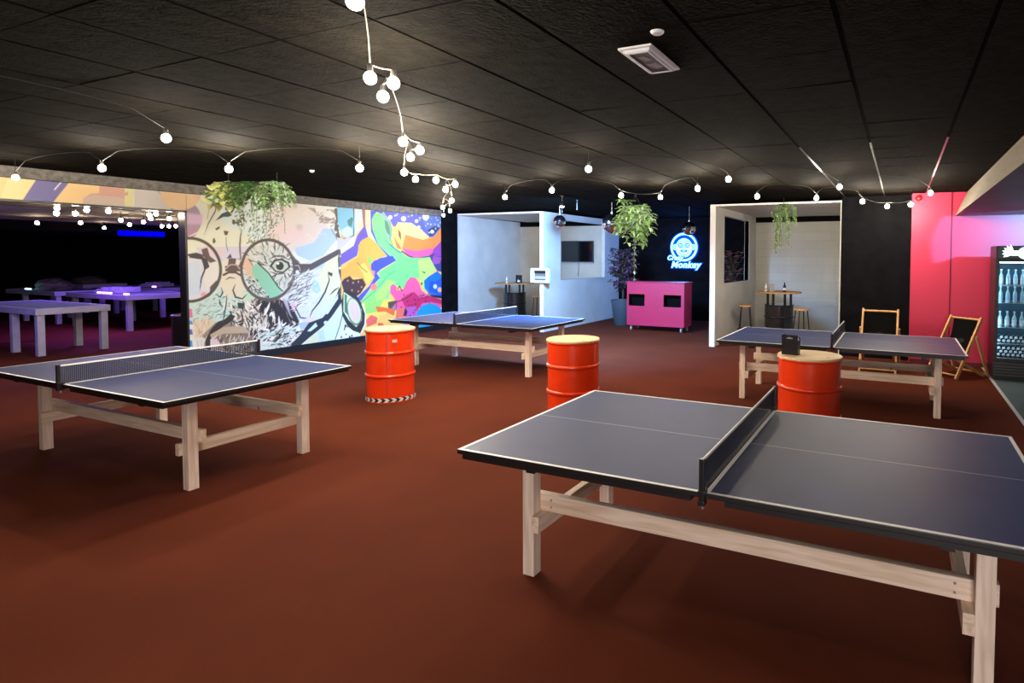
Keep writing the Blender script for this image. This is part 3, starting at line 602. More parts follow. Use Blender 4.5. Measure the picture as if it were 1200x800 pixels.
# ------------------------------------------------------------------ table tennis tables
def make_tt(label, loc):
    r = thing('table_tennis_table', label, 'table tennis table', loc, 0, None)
    H = .76
    for sx, nm in ((-1,'tabletop'),(1,'tabletop')):
        a, b = sorted((sx*.002, sx*1.37)); mb = MB()
        mb.box(a,b,-.7625,.7625,H-.024,H-.0008,black_edge,b=.003)
        mb.quad((a+.001,-.7615,H-.0006),(b-.001,-.7615,H-.0006),(b-.001,.7615,H-.0006),(a+.001,.7615,H-.0006),blue_top)
        z = H
        for x0,x1,y0,y1 in ((a+.001,b-.001,-.7615,-.7415),(a+.001,b-.001,.7415,.7615),(a+.001,a+.021,-.7415,.7415),(b-.021,b-.001,-.7415,.7415)):
            mb.quad((x0,y0,z),(x1,y0,z),(x1,y1,z),(x0,y1,z),white_line)
        mb.quad((a+.021,-.002,z),(b-.021,-.002,z),(b-.021,.002,z),(a+.021,.002,z),mat('faint centre line',(.5,.5,.52,1),.5))
        mb.build(nm, r)
        p, q = (a+.03, b-.1) if sx > 0 else (a+.1, b-.03)
        if sx > 0: p, q = a+.09, b-.03
        else: p, q = a+.03, b-.06
        mb = MB()
        mb.box(p,q,-.755,-.73,H-.05,H-.0245,black_edge); mb.box(p,q,.73,.755,H-.05,H-.0245,black_edge)
        mb.box(p,p+.025,-.73,.73,H-.05,H-.0245,black_edge); mb.box(q-.025,q,-.73,.73,H-.05,H-.0245,black_edge)
        mb.build('frame', r)
    for sx in (-1,1):
        for sy in (-1,1):
            mb = MB(); mb.box(sx*1.105-.036,sx*1.105+.036,sy*.459-.036,sy*.459+.036,0,H-.0245,pine_z,b=.003); mb.build('leg', r)
        xi = sx*(1.105-.036-.0235)
        mb = MB(); mb.box(xi-.023,xi+.023,-.518,.518,.262,.352,pine_y,b=.003); mb.build('cross_rail', r)
    for sy in (-1,1):
        yi = sy*(.459-.036-.0235)
        mb = MB(); mb.box(-1.163,1.163,yi-.023,yi+.023,.3525,.447,pine_x,b=.003)
        for sx in (-1,1):
            for dz in (.38,.42):
                mb.tube([(sx*1.0,yi+sy*.0235-(0 if sy>0 else 0),dz),(sx*1.0,yi+sy*.026,dz)], .006, steel, 8)
        mb.build('long_rail', r)
    # top bearers
    for sx in (-1,1):
        mb = MB(); x = sx*.95; mb.box(x-.025,x+.025,-.70,.70,H-.085,H-.0505,black_edge); mb.build('bearer', r)
    # net
    netm = MATS.get('net mesh')
    if not netm:
        netm = bpy.data.materials.new('net mesh'); netm.use_nodes = True; nt = netm.node_tree; MATS['net mesh'] = netm
        p = nt.nodes['Principled BSDF']; p.inputs['Base Color'].default_value = srgb(34,40,58); p.inputs['Roughness'].default_value = .8
        tc = nt.nodes.new('ShaderNodeTexCoord'); sp = nt.nodes.new('ShaderNodeSeparateXYZ'); nt.links.new(tc.outputs['Object'], sp.inputs[0])
        def grid(sock):
            a = nt.nodes.new('ShaderNodeMath'); a.operation = 'MULTIPLY'; a.inputs[1].default_value = 80; nt.links.new(sock, a.inputs[0])
            f = nt.nodes.new('ShaderNodeMath'); f.operation = 'FRACT'; nt.links.new(a.outputs[0], f.inputs[0])
            l = nt.nodes.new('ShaderNodeMath'); l.operation = 'LESS_THAN'; l.inputs[1].default_value = .45; nt.links.new(f.outputs[0], l.inputs[0]); return l
        g1, g2 = grid(sp.outputs[1]), grid(sp.outputs[2])
        mx = nt.nodes.new('ShaderNodeMath'); mx.operation = 'MAXIMUM'; nt.links.new(g1.outputs[0], mx.inputs[0]); nt.links.new(g2.outputs[0], mx.inputs[1])
        nt.links.new(mx.outputs[0], p.inputs['Alpha'])
    mb = MB(); mb.box(-.002,.000,-.775,.775,H+.004,H+.142,netm); n = mb.build('net', r)
    MB().box(-.0045,.0025,-.775,.775,H+.1422,H+.1545,white_line).build('net_tape', n)
    for sy in (-1,1):
        mb = MB(); mb.box(-.013,.011,sy*.785-.012,sy*.785+.012,H-.03,H+.158,black_plastic,b=.004)
        mb.box(-.018,.016,sy*.775-.025,sy*.775+.025,H+.0005,H+.02,black_plastic,b=.004); mb.box(-.016,.014,sy*.775-.025,sy*.775+.02,H-.045,H-.026,black_plastic,b=.003)
        po = mb.build('net_post', n)
        MB().tube([(-.001,sy*.772,H-.068),(-.001,sy*.772,H-.045)], .007, steel, 10).build('clamp_screw', po)
    return r
G = 'table tennis tables'
t1 = make_tt('dark blue table tennis table nearest the camera, cut off at the right edge', (-.765,3.176,0)); t1['group'] = G
copy_tree(t1, (-6.014,3.084,0), 0, 'dark table tennis table at left in front of the mural and the side room opening')
copy_tree(t1, (-6.109,7.652,0), 0, 'bright blue lit table tennis table in the middle behind the two left red drums')
copy_tree(t1, (-.703,7.752,0), 0, 'table tennis table in front of the deck chairs, behind the drum with menu box')

# ------------------------------------------------------------------ drums
def drum_body(mb, m, r=.285, h=.86, c=(0,0,0), ribs=(.32,.60)):
    prof = [(r-.012,0.0),(r+.006,.0),(r+.008,.012),(r-.004,.022)]
    for zc in ribs:
        prof += [(r-.004,zc-.035)]+[(r-.004+.016*math.cos(t*PI/2/3)**1.0, zc+.02*math.sin(t*PI/2/3)) for t in (-3,-2,-1,0,1,2,3)]+[(r-.004,zc+.035)]
    prof += [(r-.004,h-.02),(r+.007,h-.012),(r+.009,h-.004),(r+.004,h),(r-.012,h)]
    return mb.lathe(prof, m, 56, c)
def make_drum(label, loc, tape=False, rz=0):
    t = thing('steel_drum', label, 'drum', loc, rz, 'red drums used as standing tables')
    mb = MB(); drum_body(mb, red_drum)
    mb.box(.2805,.2835,-.006,.006,.03,.84,mat('dark drum seam',(.45,.02,.005,1),.3))
    mb.build('body', t)
    MB().lathe([(.288,0),(.293,.004),(.293,.018),(.288,.022)], round_wood, 56, (0,0,.861)).build('top_board', t)
    mb = MB()
    if tape:
        wht = mat('white tape',(.75,.74,.70,1),.5); n = 22; r = .293
        vs=[]; fs=[]; ms=[]
        for k in range(n*2+0):
            a0 = 2*PI*k/(n*2); a1 = 2*PI*(k+1)/(n*2); sk = .10; m = wht if k%2 else black_plastic
            pts = []
            for z, s in ((.012,0),(.036,sk),(.06,0)):
                pts.append([(r*math.cos(a0+s), r*math.sin(a0+s), z),(r*math.cos(a1+s), r*math.sin(a1+s), z)])
            mb.add(pts[0]+pts[1]+pts[2], [(0,1,3,2),(2,3,5,4)], m)
        mb.build('chevron_tape', t)
    return t
d1 = make_drum('red steel drum at left with a black and white chevron tape around its foot', (-5.81,5.38,0), True, -.9)
MB().box(.283,.286,-.035,.02,.735,.77,mat('pale sticker',(.6,.45,.4,1),.5)).build('sticker', d1).rotation_euler=(0,0,.35)
make_drum('red steel drum in the middle with a bare top, right of the bright blue table', (-3.29,5.58,0), False, .4)
make_drum('red steel drum at right carrying the black menu box', (-.76,5.60,0), False, .4)
t = thing('menu_box', 'small black menu box with white cards standing on the right red drum', 'menu holder', (-.925,5.56,.883), -.12)
mb = MB(); mb.box(-.075,.075,-.045,-.038,0,.185,black_plastic); mb.box(-.075,-.068,-.045,.045,0,.185,black_plastic); mb.box(.068,.075,-.045,.045,0,.13,black_plastic); mb.box(-.075,.075,-.045,.045,0,.006,black_plastic); mb.box(-.075,.075,.038,.045,0,.16,black_plastic)
mb.build('box', t)
mb = MB()
for k in range(5): mb.box(-.06+.002*k,.064+.004*(k%3),-.03+.013*k,-.026+.013*k,.007,.172-.006*k,white_plastic)
mb.build('cards', t)
mb = MB(); pale = mat('pale print',(.5,.52,.55,1),.5)
mb.box(-.03,.03,-.0458,-.0452,.150,.154,pale); mb.box(-.02,-.008,-.0458,-.0452,.155,.160,pale); mb.box(-.004,.006,-.0458,-.0452,.155,.165,pale); mb.box(.01,.022,-.0458,-.0452,.155,.160,pale); mb.build('printed_mark', t)

# ------------------------------------------------------------------ booth furniture
def booth_table(label, loc, n, rtop, rbody, hbody=.78, rz=0):
    t = thing('drum_table', label, 'bar table', loc, rz, None)
    mb = MB(); drum_body(mb, black_drum, rbody, hbody, ribs=(.28,.54)); mb.lathe([(rbody-.012,hbody-.012),(.0001,hbody-.012)], black_drum, 40); mb.build('drum_base', t)
    for k in range(n):
        a = 2*PI*k/n+PI/n; x, y = (rbody-.035)*math.cos(a), (rbody-.035)*math.sin(a)
        MB().box(x-.022,x+.022,y-.022,y+.022,hbody,1.04,black_metal,b=.002).build('post', t)
    MB().lathe([(rtop-.006,1.04),(rtop,1.046),(rtop,1.062),(rtop-.006,1.068)], oak_top, 48).build('table_top', t)
    return t
booth_table('black drum bar table with round wooden top in the left booth', (-9.45,12.95,0), 4, .52, .30, .82, PI/4+.1)
booth_table('black drum bar table with round wooden top in the right booth', (-2.33,12.45,0), 4, .46, .30, .80, .5)
def make_stool(label, loc, rz=0, h=.76):
    t = thing('bar_stool', label, 'stool', loc, rz, 'bar stools in the booths')
    MB().lathe([(.150,h-.03),(.158,h-.024),(.158,h-.006),(.150,h)], beech, 32).build('seat', t)
    for k in range(4):
        a = PI/4+k*PI/2; c, s = math.cos(a), math.sin(a)
        MB().tube([(.20*c,.20*s,0),(.12*c,.12*s,h-.03)], .013, black_metal, 8).build('leg', t)
    mb = MB(); rr = .175
    mb.tube([(rr*math.cos(2*PI*k/24),rr*math.sin(2*PI*k/24),.25) for k in range(25)], .008, black_metal, 6, cap=False); mb.build('foot_ring', t)
    return t
s1 = make_stool('wooden bar stool left of the black drum table in the right booth', (-3.02,12.35,0), .3)
copy_tree(s1, (-1.80,12.0,0), .6, 'wooden bar stool right of the black drum table in the right booth')
copy_tree(s1, (-8.55,12.75,0), .1, 'wooden bar stool in the left booth, partly behind the divider edge')
def bottle_profile(r, h): return [(r*.9,0),(r,.006),(r,h*.55),(r*.85,h*.64),(r*.38,h*.78),(r*.36,h*.97),(r*.42,h*.975),(r*.42,h)]
glassd = mat('dark bottle glass', (.02,.015,.012,1), .12, coat=.5); clear = mat('pale clear plastic', (.75,.77,.8,1), .15, spec=.6)
def condiment(label, loc, dark, name='squeeze_bottle'):
    t = thing(name, label, 'bottle', loc, 0)
    r, h = (.034,.20) if dark else (.028,.17)
    MB().lathe(bottle_profile(r,h), glassd if dark else clear, 20).build('body', t)
    MB().lathe([(r*1.02,h*.18),(r*1.02,h*.42)], white_plastic if dark else mat('grey label',(.35,.36,.38,1),.5), 20).build('paper_label', t)
    return t
condiment('dark bottle with a white label standing on the right booth table', (-2.20,12.33,1.0685), True, 'glass_bottle')
condiment('clear bottle standing on the right booth table', (-2.60,12.40,1.0685), False)
t = thing('menu_card', 'folded menu card leaning beside the clear bottle in the right booth', 'menu', (-2.46,12.36,1.0685), .4)
mb = MB(); mb.add([(-.05,0,0),(.05,0,0),(.05,.05,.16),(-.05,.05,.16),(-.05,.1,0),(.05,.1,0),(-.05,.002,0),(.05,.002,0)], [(0,1,2,3),(3,2,5,4)], mat('grey card',(.25,.26,.28,1),.5)); 
mb.box(-.05,.05,.0,.1,0,.002,mat('grey card',(.25,.26,.28,1),.5)); mb.build('card', t)
condiment('small clear bottle on the left booth table, left of the menu stand', (-9.55,12.75,1.0685), False)
condiment('dark bottle with a white label on the left booth table', (-9.15,12.72,1.0685), True, 'glass_bottle')
t = thing('menu_stand', 'dark menu stand in the middle of the left booth table', 'menu', (-9.33,12.98,1.0685), .1)
MB().box(-.09,.09,-.012,.012,.008,.21,black_plastic,b=.003).build('panel', t); MB().box(-.10,.10,-.035,.035,0,.008,black_plastic,b=.002).build('base', t)

# television on the back wall of the left booth
t = thing('television', 'black flat television on the beige back wall of the left booth', 'television', (-8.53,14.745,1.60), 0)
MB().box(-.53,.53,-.06,-.028,0,.63,black_plastic,b=.006).build('casing', t)
MB().box(-.505,.505,-.0625,-.0602,.04,.605,mat('dark screen glass',(.004,.004,.005,1),.08)).build('screen', t)
MB().box(-.53,.53,-.064,-.0602,.0,.025,mat('grey trim',(.28,.28,.3,1),.3)).build('lower_trim', t)
MB().box(-.15,.15,-.028,.0045,.2,.45,black_metal).build('wall_bracket', t)
MB().tube([(.02,-.03,.03),(.03,-.02,-.1),(.015,-.012,-.25),(.0,-.01,-.40)], .006, cable_mat, 6).build('power_cable', t)
# framed wall unit on the front of the left divider
t = thing('wall_hatch', 'small white framed box on the front edge of the left booth divider', 'wall box', (-7.69,11.52,1.165), 0)
mb = MB(); mb.box(-.25,.25,-.02,.06,0,.055,white_plastic,b=.004); mb.box(-.25,.25,-.02,.06,.285,.34,white_plastic,b=.004); mb.box(-.25,-.17,-.02,.06,.055,.285,white_plastic); mb.box(.17,.25,-.02,.06,.055,.285,white_plastic); mb.build('frame', t)
mb = MB(); mb.box(-.17,.17,.04,.06,.055,.285,mat('dull grey panel',(.16,.17,.16,1),.5)); mb.build('recess_panel', t)
MB().box(-.14,.14,.0,.04,.09,.15,mat('pale grey tray',(.42,.43,.42,1),.5),b=.004).build('tray', t)
MB().box(-.16,.16,.02,.04,.22,.27,black_plastic).build('upper_slot', t)

# ------------------------------------------------------------------ pink bar cart
cart_m = mat('bright pink cart paint', (.46,.021,.080,1), .4, noise=(2,.05))
t = thing('bar_cart', 'bright pink bar cart on castors in front of the black wall', 'cart', (-5.33,13.12,0), 0)
W2, D2 = .735, .27
mb = MB(); zb, zt = .13, 1.16
hx = [(-.69,-.27),(.22,.66)]; hz0, hz1 = .60, .885
mb.box(-W2,W2,-D2,-D2+.02,zb,hz0,cart_m); mb.box(-W2,W2,-D2,-D2+.02,hz1,zt,cart_m)
mb.box(-W2,hx[0][0],-D2,-D2+.02,hz0,hz1,cart_m); mb.box(hx[0][1],hx[1][0],-D2,-D2+.02,hz0,hz1,cart_m); mb.box(hx[1][1],W2,-D2,-D2+.02,hz0,hz1,cart_m)
mb.box(-W2,-W2+.02,-D2+.02,D2,zb,zt,cart_m); mb.box(W2-.02,W2,-D2+.02,D2,zb,zt,cart_m); mb.box(-W2+.02,W2-.02,D2-.02,D2,zb,zt,cart_m); mb.box(-W2+.02,W2-.02,-D2+.02,D2-.02,zb,zb+.02,cart_m)
mb.build('body', t)
dk_in = mat('dark inner lining',(.003,.0025,.003,1),.8,spec=.05)
for a, b in hx:
    MB().box(a-.02,b+.02,-D2+.2,-D2+.21,hz0-.05,hz1+.05,dk_in).box(a-.02,b+.02,-D2+.021,-D2+.2,hz0-.05,hz0-.04,dk_in).box(a-.02,b+.02,-D2+.021,-D2+.2,hz1+.04,hz1+.05,dk_in).box(a-.03,a-.02,-D2+.021,-D2+.2,hz0-.05,hz1+.05,dk_in).box(b+.02,b+.03,-D2+.021,-D2+.2,hz0-.05,hz1+.05,dk_in).build('recess', t)
MB().box(-W2-.02,W2+.02,-D2-.02,D2+.02,zt,zt+.025,cart_m,b=.004).build('counter_top', t)
for sx in (-1,1):
    for sy in (-1,1):
        x, y = sx*(W2-.09), sy*(D2-.07); mb = MB()
        mb.box(x-.03,x+.03,y-.03,y+.03,.118,.13,steel); mb.box(x-.022,x-.018,y-.015,y+.015,.04,.118,steel); mb.box(x+.018,x+.022,y-.015,y+.015,.04,.118,steel)
        c = mb.build('castor', t)
        MB().lathe([(.045,-.014),(.05,-.01),(.05,.01),(.045,.014)], mat('pale rubber',(.5,.48,.46,1),.5), 20, M=Matrix.Translation((x,y,.05)) @ Matrix.Rotation(PI/2,4,'Y')).build('wheel', c)

# ------------------------------------------------------------------ neon sign
neon_blue = emat('cyan white neon', (.10,.62,1,1), 9); neon_white = emat('pale neon fill', (.30,.85,1,1), 1.3)
t = thing('neon_sign', 'glowing blue white round neon sign with script lettering on the black wall', 'neon sign', (-5.60,15.58,1.40), 0)
bloom_blue = emat('blue neon bloom', (.0,.10,1,1), .55); neon_deep = emat('deep blue detail', (.0,.16,.75,1), .5)  # blue bloom around the neon, put into glowing shapes behind ring and letters
cx, cz = .02, .66
def disc(mb, x, z, rx, rz_, y, m, n=32, th=.004):
    f = [(x+rx*math.cos(2*PI*k/n), y, z+rz_*math.sin(2*PI*k/n)) for k in range(n)]; b_ = [(p[0], y+th, p[2]) for p in f]
    mb.add(f+b_, [tuple(range(n))]+[tuple(n+k for k in range(n))[::-1]]+[(k,n+k,n+(k+1)%n,(k+1)%n) for k in range(n)], m)
mb = MB(); disc(mb, cx, cz, .43, .43, -.012, bloom_blue, 40, .008); mb.build('bloom_disc', t)
MB().tube([(0,-.004,.55),(0,.069,.55)], .02, black_metal, 8).build('wall_spacer', t)
mb = MB()
circ = lambda x,z,rx,rz_,a0=0,a1=2*PI,n=36,y=-.03: [(x+rx*math.cos(a0+(a1-a0)*k/n), y, z+rz_*math.sin(a0+(a1-a0)*k/n)) for k in range(n+1)]
mb.tube(circ(cx,cz,.37,.37), .030, neon_white, 8, cap=False); mb.build('ring_tube', t)
mb = MB(); disc(mb, cx, cz-.02, .25, .27, -.026, neon_white)
for e in (-1,1): disc(mb, cx+e*.27, cz, .055, .085, -.026, neon_white, 18)
mb.build('face_plate', t)
mb = MB()
for e in (-1,1):
    mb.tube(circ(cx+e*.095,cz+.05,.062,.052,y=-.034), .014, neon_deep, 6, cap=False); disc(mb, cx+e*.085, cz+.05, .02, .022, -.034, neon_deep, 12)
    mb.tube(circ(cx+e*.1,cz+.13,.07,.03,.3,PI-.3,8,y=-.034), .010, neon_deep, 6); mb.tube(circ(cx+e*.27,cz,.025,.045,y=-.034), .009, neon_deep, 6, cap=False)
mb.tube([(cx-.02,-.034,cz-.03),(cx,-.034,cz+.01),(cx+.02,-.034,cz-.03)], .010, neon_deep, 6)
mb.tube(circ(cx,cz-.09,.09,.045,PI,2*PI,10,y=-.034), .016, neon_deep, 6); mb.tube([(cx-.09,-.034,cz-.09),(cx+.09,-.034,cz-.09)], .012, neon_deep, 6)
mb.tube(circ(cx,cz-.09,.15,.13,PI+.3,2*PI-.3,12,y=-.034), .008, neon_deep, 6)
mb.build('face_details', t)
def text_mesh(body, size, m, loc, parent, name, shear=.25, bev=.012, off=0, ext=.004):
    cu = bpy.data.curves.new(name, 'FONT'); cu.body = body; cu.size = size; cu.extrude = ext; cu.offset = off; cu.shear = shear; cu.bevel_depth = bev; cu.align_x = 'CENTER'; cu.resolution_u = 3; cu.space_character = 1.08
    ob = bpy.data.objects.new('tmp', cu); COL.objects.link(ob)
    dg = bpy.context.evaluated_depsgraph_get(); me = bpy.data.meshes.new_from_object(ob.evaluated_get(dg)); bpy.data.objects.remove(ob)
    me.materials.clear(); me.materials.append(m)
    o = bpy.data.objects.new(name, me); COL.objects.link(o); o.parent = parent; o.location = loc; o.rotation_euler = (PI/2,0,0)
    return o
text_mesh('Crazy', .185, bloom_blue, (-.24,-.045,.30), t, 'lettering_bloom', .3, .004, .022)
text_mesh('Monkey', .25, bloom_blue, (.08,-.05,.085), t, 'lettering_bloom', .25, .006, .026)
text_mesh('Crazy', .185, neon_white, (-.24,-.060,.30), t, 'lettering', .3, .003, .004)
text_mesh('Monkey', .25, neon_white, (.08,-.065,.085), t, 'lettering', .25, .004, .005)
halo = emat('added blue halo strip', (.0,.10,1,1), 30)  # added strips behind the sign that throw a blue halo on the wall
mb = MB(); mb.tube(circ(cx,cz,.40,.40,y=.004), .010, halo, 6, cap=False); mb.tube([(-.30,.004,.12),(.46,.004,.12)], .010, halo, 6); mb.tube([(-.40,.004,.34),(-.1,.004,.34)], .010, halo, 6); mb.build('added_halo_strip', t)

# ------------------------------------------------------------------ deck chairs
def make_deck(label, loc, rz):
    t = thing('deck_chair', label, 'deck chair', loc, rz, 'deck chairs by the pink wall')
    w = .26                                     # half width; faces -y, feet at y=0
    top = (0.46,.93); fl = (-.02,.02)
    for s in (-1,1):
        MB().bar((s*w,fl[0],fl[1]-.02),(s*w,top[0]+.02,top[1]+.03),.028,.05,beech).build('back_rail', t)
        MB().bar((s*(w-.035),.60,.0),(s*(w-.035),-.06,.36),.026,.045,beech).build('seat_rail', t)
        MB().bar((s*(w+.03),.34,.67),(s*(w+.03),.60,.02),.022,.04,beech).build('prop', t)
    MB().tube([(-w-.01,top[0],top[1]),(w+.01,top[0],top[1])], .016, beech, 10).build('top_bar', t)
    MB().tube([(-w,.0,.06),(w,.0,.06)], .014, beech, 10).build('foot_bar', t)
    MB().tube([(-w+.02,-.05,.355),(w-.02,-.05,.355)], .016, beech, 10).build('front_bar', t)
    MB().tube([(-w-.04,.585,.05),(w+.04,.585,.05)], .014, beech, 10).build('rear_bar', t)
    # sling
    pts = []
    for k in range(17):
        u = k/16; y = -.05*(1-u)+top[0]*u; z = .355*(1-u)+top[1]*u; sag = .20*math.sin(PI*u**.8)
        pts.append((y+sag*.75, z-sag*.62))
    mb = MB(); vs = []; fs = []; hw = w-.055
    for (y,z) in pts:
        for x in (-hw,hw): vs.append((x,y,z))
    for (y,z) in pts:
        for x in (-hw,hw): vs.append((x,y+.003,z-.005))
    n = len(pts)
    for k in range(n-1):
        fs.append((2*k,2*k+1,2*k+3,2*k+2)); o2 = 2*n
        fs.append((o2+2*k+1,o2+2*k,o2+2*k+2,o2+2*k+3)); fs.append((2*k,2*k+2,o2+2*k+2,o2+2*k)); fs.append((2*k+3,2*k+1,o2+2*k+1,o2+2*k+3))
    mb.add(vs, fs, black_fabric, True); sl = mb.build('sling', t)
    # faint print on the fabric
    mb = MB(); gm = mat('faded grey print',(.022,.022,.02,1),.9,spec=.05)
    k0 = 8; a = Vector((0,*pts[k0])); b = Vector((0,*pts[k0+2])); d = (b-a).normalized(); nrm = Vector((0,-d.z,d.y))
    c = (a+b)/2+nrm*.004
    ring = [c+Vector((1,0,0))*.06*math.cos(2*PI*k/16)+d*.04*math.sin(2*PI*k/16) for k in range(16)]
    mb.add(ring, [tuple(range(16))], gm); mb.build('printed_mark', sl)
    return t
dc = make_deck('wooden deck chair with black sling facing the room before the black wall', (-.305,9.72,0), -.04)
d2 = copy_tree(dc, (.60,9.92,0), -.78, 'wooden deck chair with black sling turned aside before the pink wall, next to the fridge')
d2.scale = (1,1,.93)

# ------------------------------------------------------------------ fridge
t = thing('drinks_fridge', 'tall black glass door drinks fridge at the right edge with a lit header', 'fridge', (1.62,10.20,0), 0)
fm = mat('black fridge body',(.012,.01,.012,1),.35); hw = .36; yf = -.30; yb = .30; FH = 1.97
mb = MB(); mb.box(-hw,-hw+.04,yf+.05,yb,.05,FH,fm); mb.box(hw-.04,hw,yf+.05,yb,.05,FH,fm); mb.box(-hw+.04,hw-.04,yb-.04,yb,.05,FH,fm); mb.box(-hw+.04,hw-.04,yf+.05,yb-.04,FH-.22,FH,fm); mb.box(-hw+.04,hw-.04,yf+.05,yb-.04,.05,.30,fm)
mb.box(-hw+.02,hw-.02,yf+.07,yb-.02,0,.05,black_plastic)
mb.build('cabinet', t)
mb = MB(); inn = mat('blue white fridge lining',(.06,.16,.24,1),.5)
mb.box(-hw+.04,hw-.04,yb-.05,yb-.0405,.301,FH-.221,inn); mb.build('back_lining', t)
mb = MB(); mb.box(-hw,-hw+.045,yf,yf+.048,.30,FH-.20,fm); mb.box(hw-.045,hw,yf,yf+.048,.30,FH-.20,fm); mb.box(-hw+.045,hw-.045,yf,yf+.048,.30,.33,fm); mb.box(-hw+.045,hw-.045,yf,yf+.048,FH-.235,FH-.20,fm)
door = mb.build('door', t)
gl = bpy.data.materials.new('clear fridge glass'); gl.use_nodes = True; nt = gl.node_tree; nt.nodes.remove(nt.nodes['Principled BSDF'])
tr = nt.nodes.new('ShaderNodeBsdfTransparent'); gs = nt.nodes.new('ShaderNodeBsdfGlossy'); gs.inputs['Roughness'].default_value = .03; fr = nt.nodes.new('ShaderNodeFresnel'); fr.inputs[0].default_value = 1.45; mx = nt.nodes.new('ShaderNodeMixShader')
tr.inputs[0].default_value = (.9,.95,.97,1)
nt.links.new(fr.outputs[0], mx.inputs[0]); nt.links.new(tr.outputs[0], mx.inputs[1]); nt.links.new(gs.outputs[0], mx.inputs[2]); nt.links.new(mx.outputs[0], nt.nodes['Material Output'].inputs[0])
MB().box(-hw+.045,hw-.045,yf+.02,yf+.026,.33,FH-.235,gl).build('glass_pane', door)
MB().box(hw-.04,hw-.02,yf-.03,yf-.001,.9,1.3,steel,b=.004).build('handle', door)
mb = MB()
for k in range(5): mb.box(-hw+.02,hw-.02,yf+.025,yf+.05,.075+k*.042,.10+k*.042,mat('dark grille slat',(.05,.05,.055,1),.3))
mb.build('vent_grille', t)
MB().box(-hw,hw,yf,yf+.05,FH-.195,FH,fm,b=.006).build('header_box', t)
hl = emat('header light', (.55,.85,1,1), 1.6); hb = mat('header print ground', (.03,.05,.06,1), .4)
mb = MB(); mb.box(-hw+.03,hw-.03,yf-.004,yf-.001,FH-.175,FH-.02,hb); hd = mb.build('header_panel', t)
mb = MB()
def leaf2(mb, x, z, a, L, wd, m, y):
    c, s = math.cos(a), math.sin(a); P = [(0,0),(.3,.5),(.6,.42),(1,0),(.6,-.42),(.3,-.5)]
    mb.add([(x+c*p[0]*L-s*p[1]*wd, y, z+s*p[0]*L+c*p[1]*wd) for p in P]+[(x+c*p[0]*L-s*p[1]*wd, y+.001, z+s*p[0]*L+c*p[1]*wd) for p in P], [tuple(range(6))[::-1]], m)
for a in (2.9,2.5,2.1,3.3,3.7,1.7): leaf2(mb, -.17, FH-.10, a, .12, .05, hl, yf-.006)
for a in (.2,.6,-.2,1.0,-.6): leaf2(mb, .17, FH-.10, a, .12, .05, hl, yf-.006)
mb.tube([(0+.085*math.cos(2*PI*k/30), yf-.008, FH-.105+.078*math.sin(2*PI*k/30)) for k in range(31)], .008, hl, 6, cap=False)
mb.add([(.07*math.cos(2*PI*k/24), yf-.006, FH-.105+.064*math.sin(2*PI*k/24)) for k in range(24)], [tuple(range(24))[::-1]], hl)
mb.box(-.18,-.09,yf-.006,yf-.005,FH-.14,FH-.07,hl)
mb.build('lit_emblem', hd)
led = emat('cold led strip', (.45,.78,1,1), 18)
MB().box(-hw+.041,-hw+.045,yf+.062,yf+.072,.34,FH-.25,led).build('led_strip', t)
MB().box(hw-.045,hw-.041,yf+.062,yf+.072,.34,FH-.25,led).build('led_strip', t)
MB().box(-hw+.06,hw-.06,yf+.06,yf+.08,FH-.245,FH-.235,led).build('led_strip', t)
shelf_m = mat('white wire shelf',(.6,.65,.68,1),.4)
SH = [1.395,1.145,.785,.545,.335]
for z in SH:
    mb = MB()
    for k in range(12): mb.box(-hw+.05+k*.0555,-hw+.054+k*.0555,yf+.09,yb-.052,z-.008,z-.004,shelf_m)
    mb.box(-hw+.041,hw-.041,yf+.085,yf+.09,z-.012,z-.0005,shelf_m); mb.box(-hw+.041,hw-.041,yb-.06,yb-.055,z-.012,z-.0005,shelf_m); mb.build('shelf', t)
def bottle(label, mats3, r, h):
    o = thing('drink_bottle', label, 'bottle')
    MB().lathe(bottle_profile(r,h), mats3[0], 16).build('glass', o)
    MB().lathe([(r*1.03,h*.12),(r*1.03,h*.48)], mats3[1], 16).build('paper_label', o)
    MB().lathe([(r*.46,h*.965),(r*.5,h*.97),(r*.5,h+.004),(r*.4,h+.008),(.0001,h+.008)], mats3[2], 12).build('cap', o)
    return o
lit_label = mat('white bottle label',(.85,.88,.9,1),.4); blue_label = mat('pale blue bottle label',(.45,.62,.75,1),.4)
pale_glass = mat('pale bottle glass',(.55,.68,.74,1),.12); white_cap = mat('white cap',(.9,.92,.95,1),.3)
ORD = ['first','second','third','fourth','fifth','sixth','seventh','eighth','ninth','tenth']
protos = [bottle('', (pale_glass, lit_label, white_cap), .028, .225), bottle('', (pale_glass, blue_label, white_cap), .028, .225), bottle('', (pale_glass, lit_label, white_cap), .03, .22)]
first = [True]*3
for row, nm in enumerate(('top','second','third')):
    for k in range(7):
        loc = (1.62-.27+k*.09, 9.9+.145, SH[row])
        lab = '%s upright bottle from the left on the %s fridge shelf' % (ORD[k], nm)
        if first[row]: o = protos[row]; o.location = loc; o['label'] = lab; first[row] = False
        else: o = copy_tree(protos[row], loc, 0, lab)
        o['group'] = 'upright bottles on the %s fridge shelf' % nm
lying = bottle('', (glassd, blue_label, white_cap), .024, .20)
MB().lathe([(.015,.196),(.021,.199),(.021,.206),(.0001,.208)], white_cap, 14).build('crown', lying)
lying.rotation_euler = (PI/2,0,0); used = False
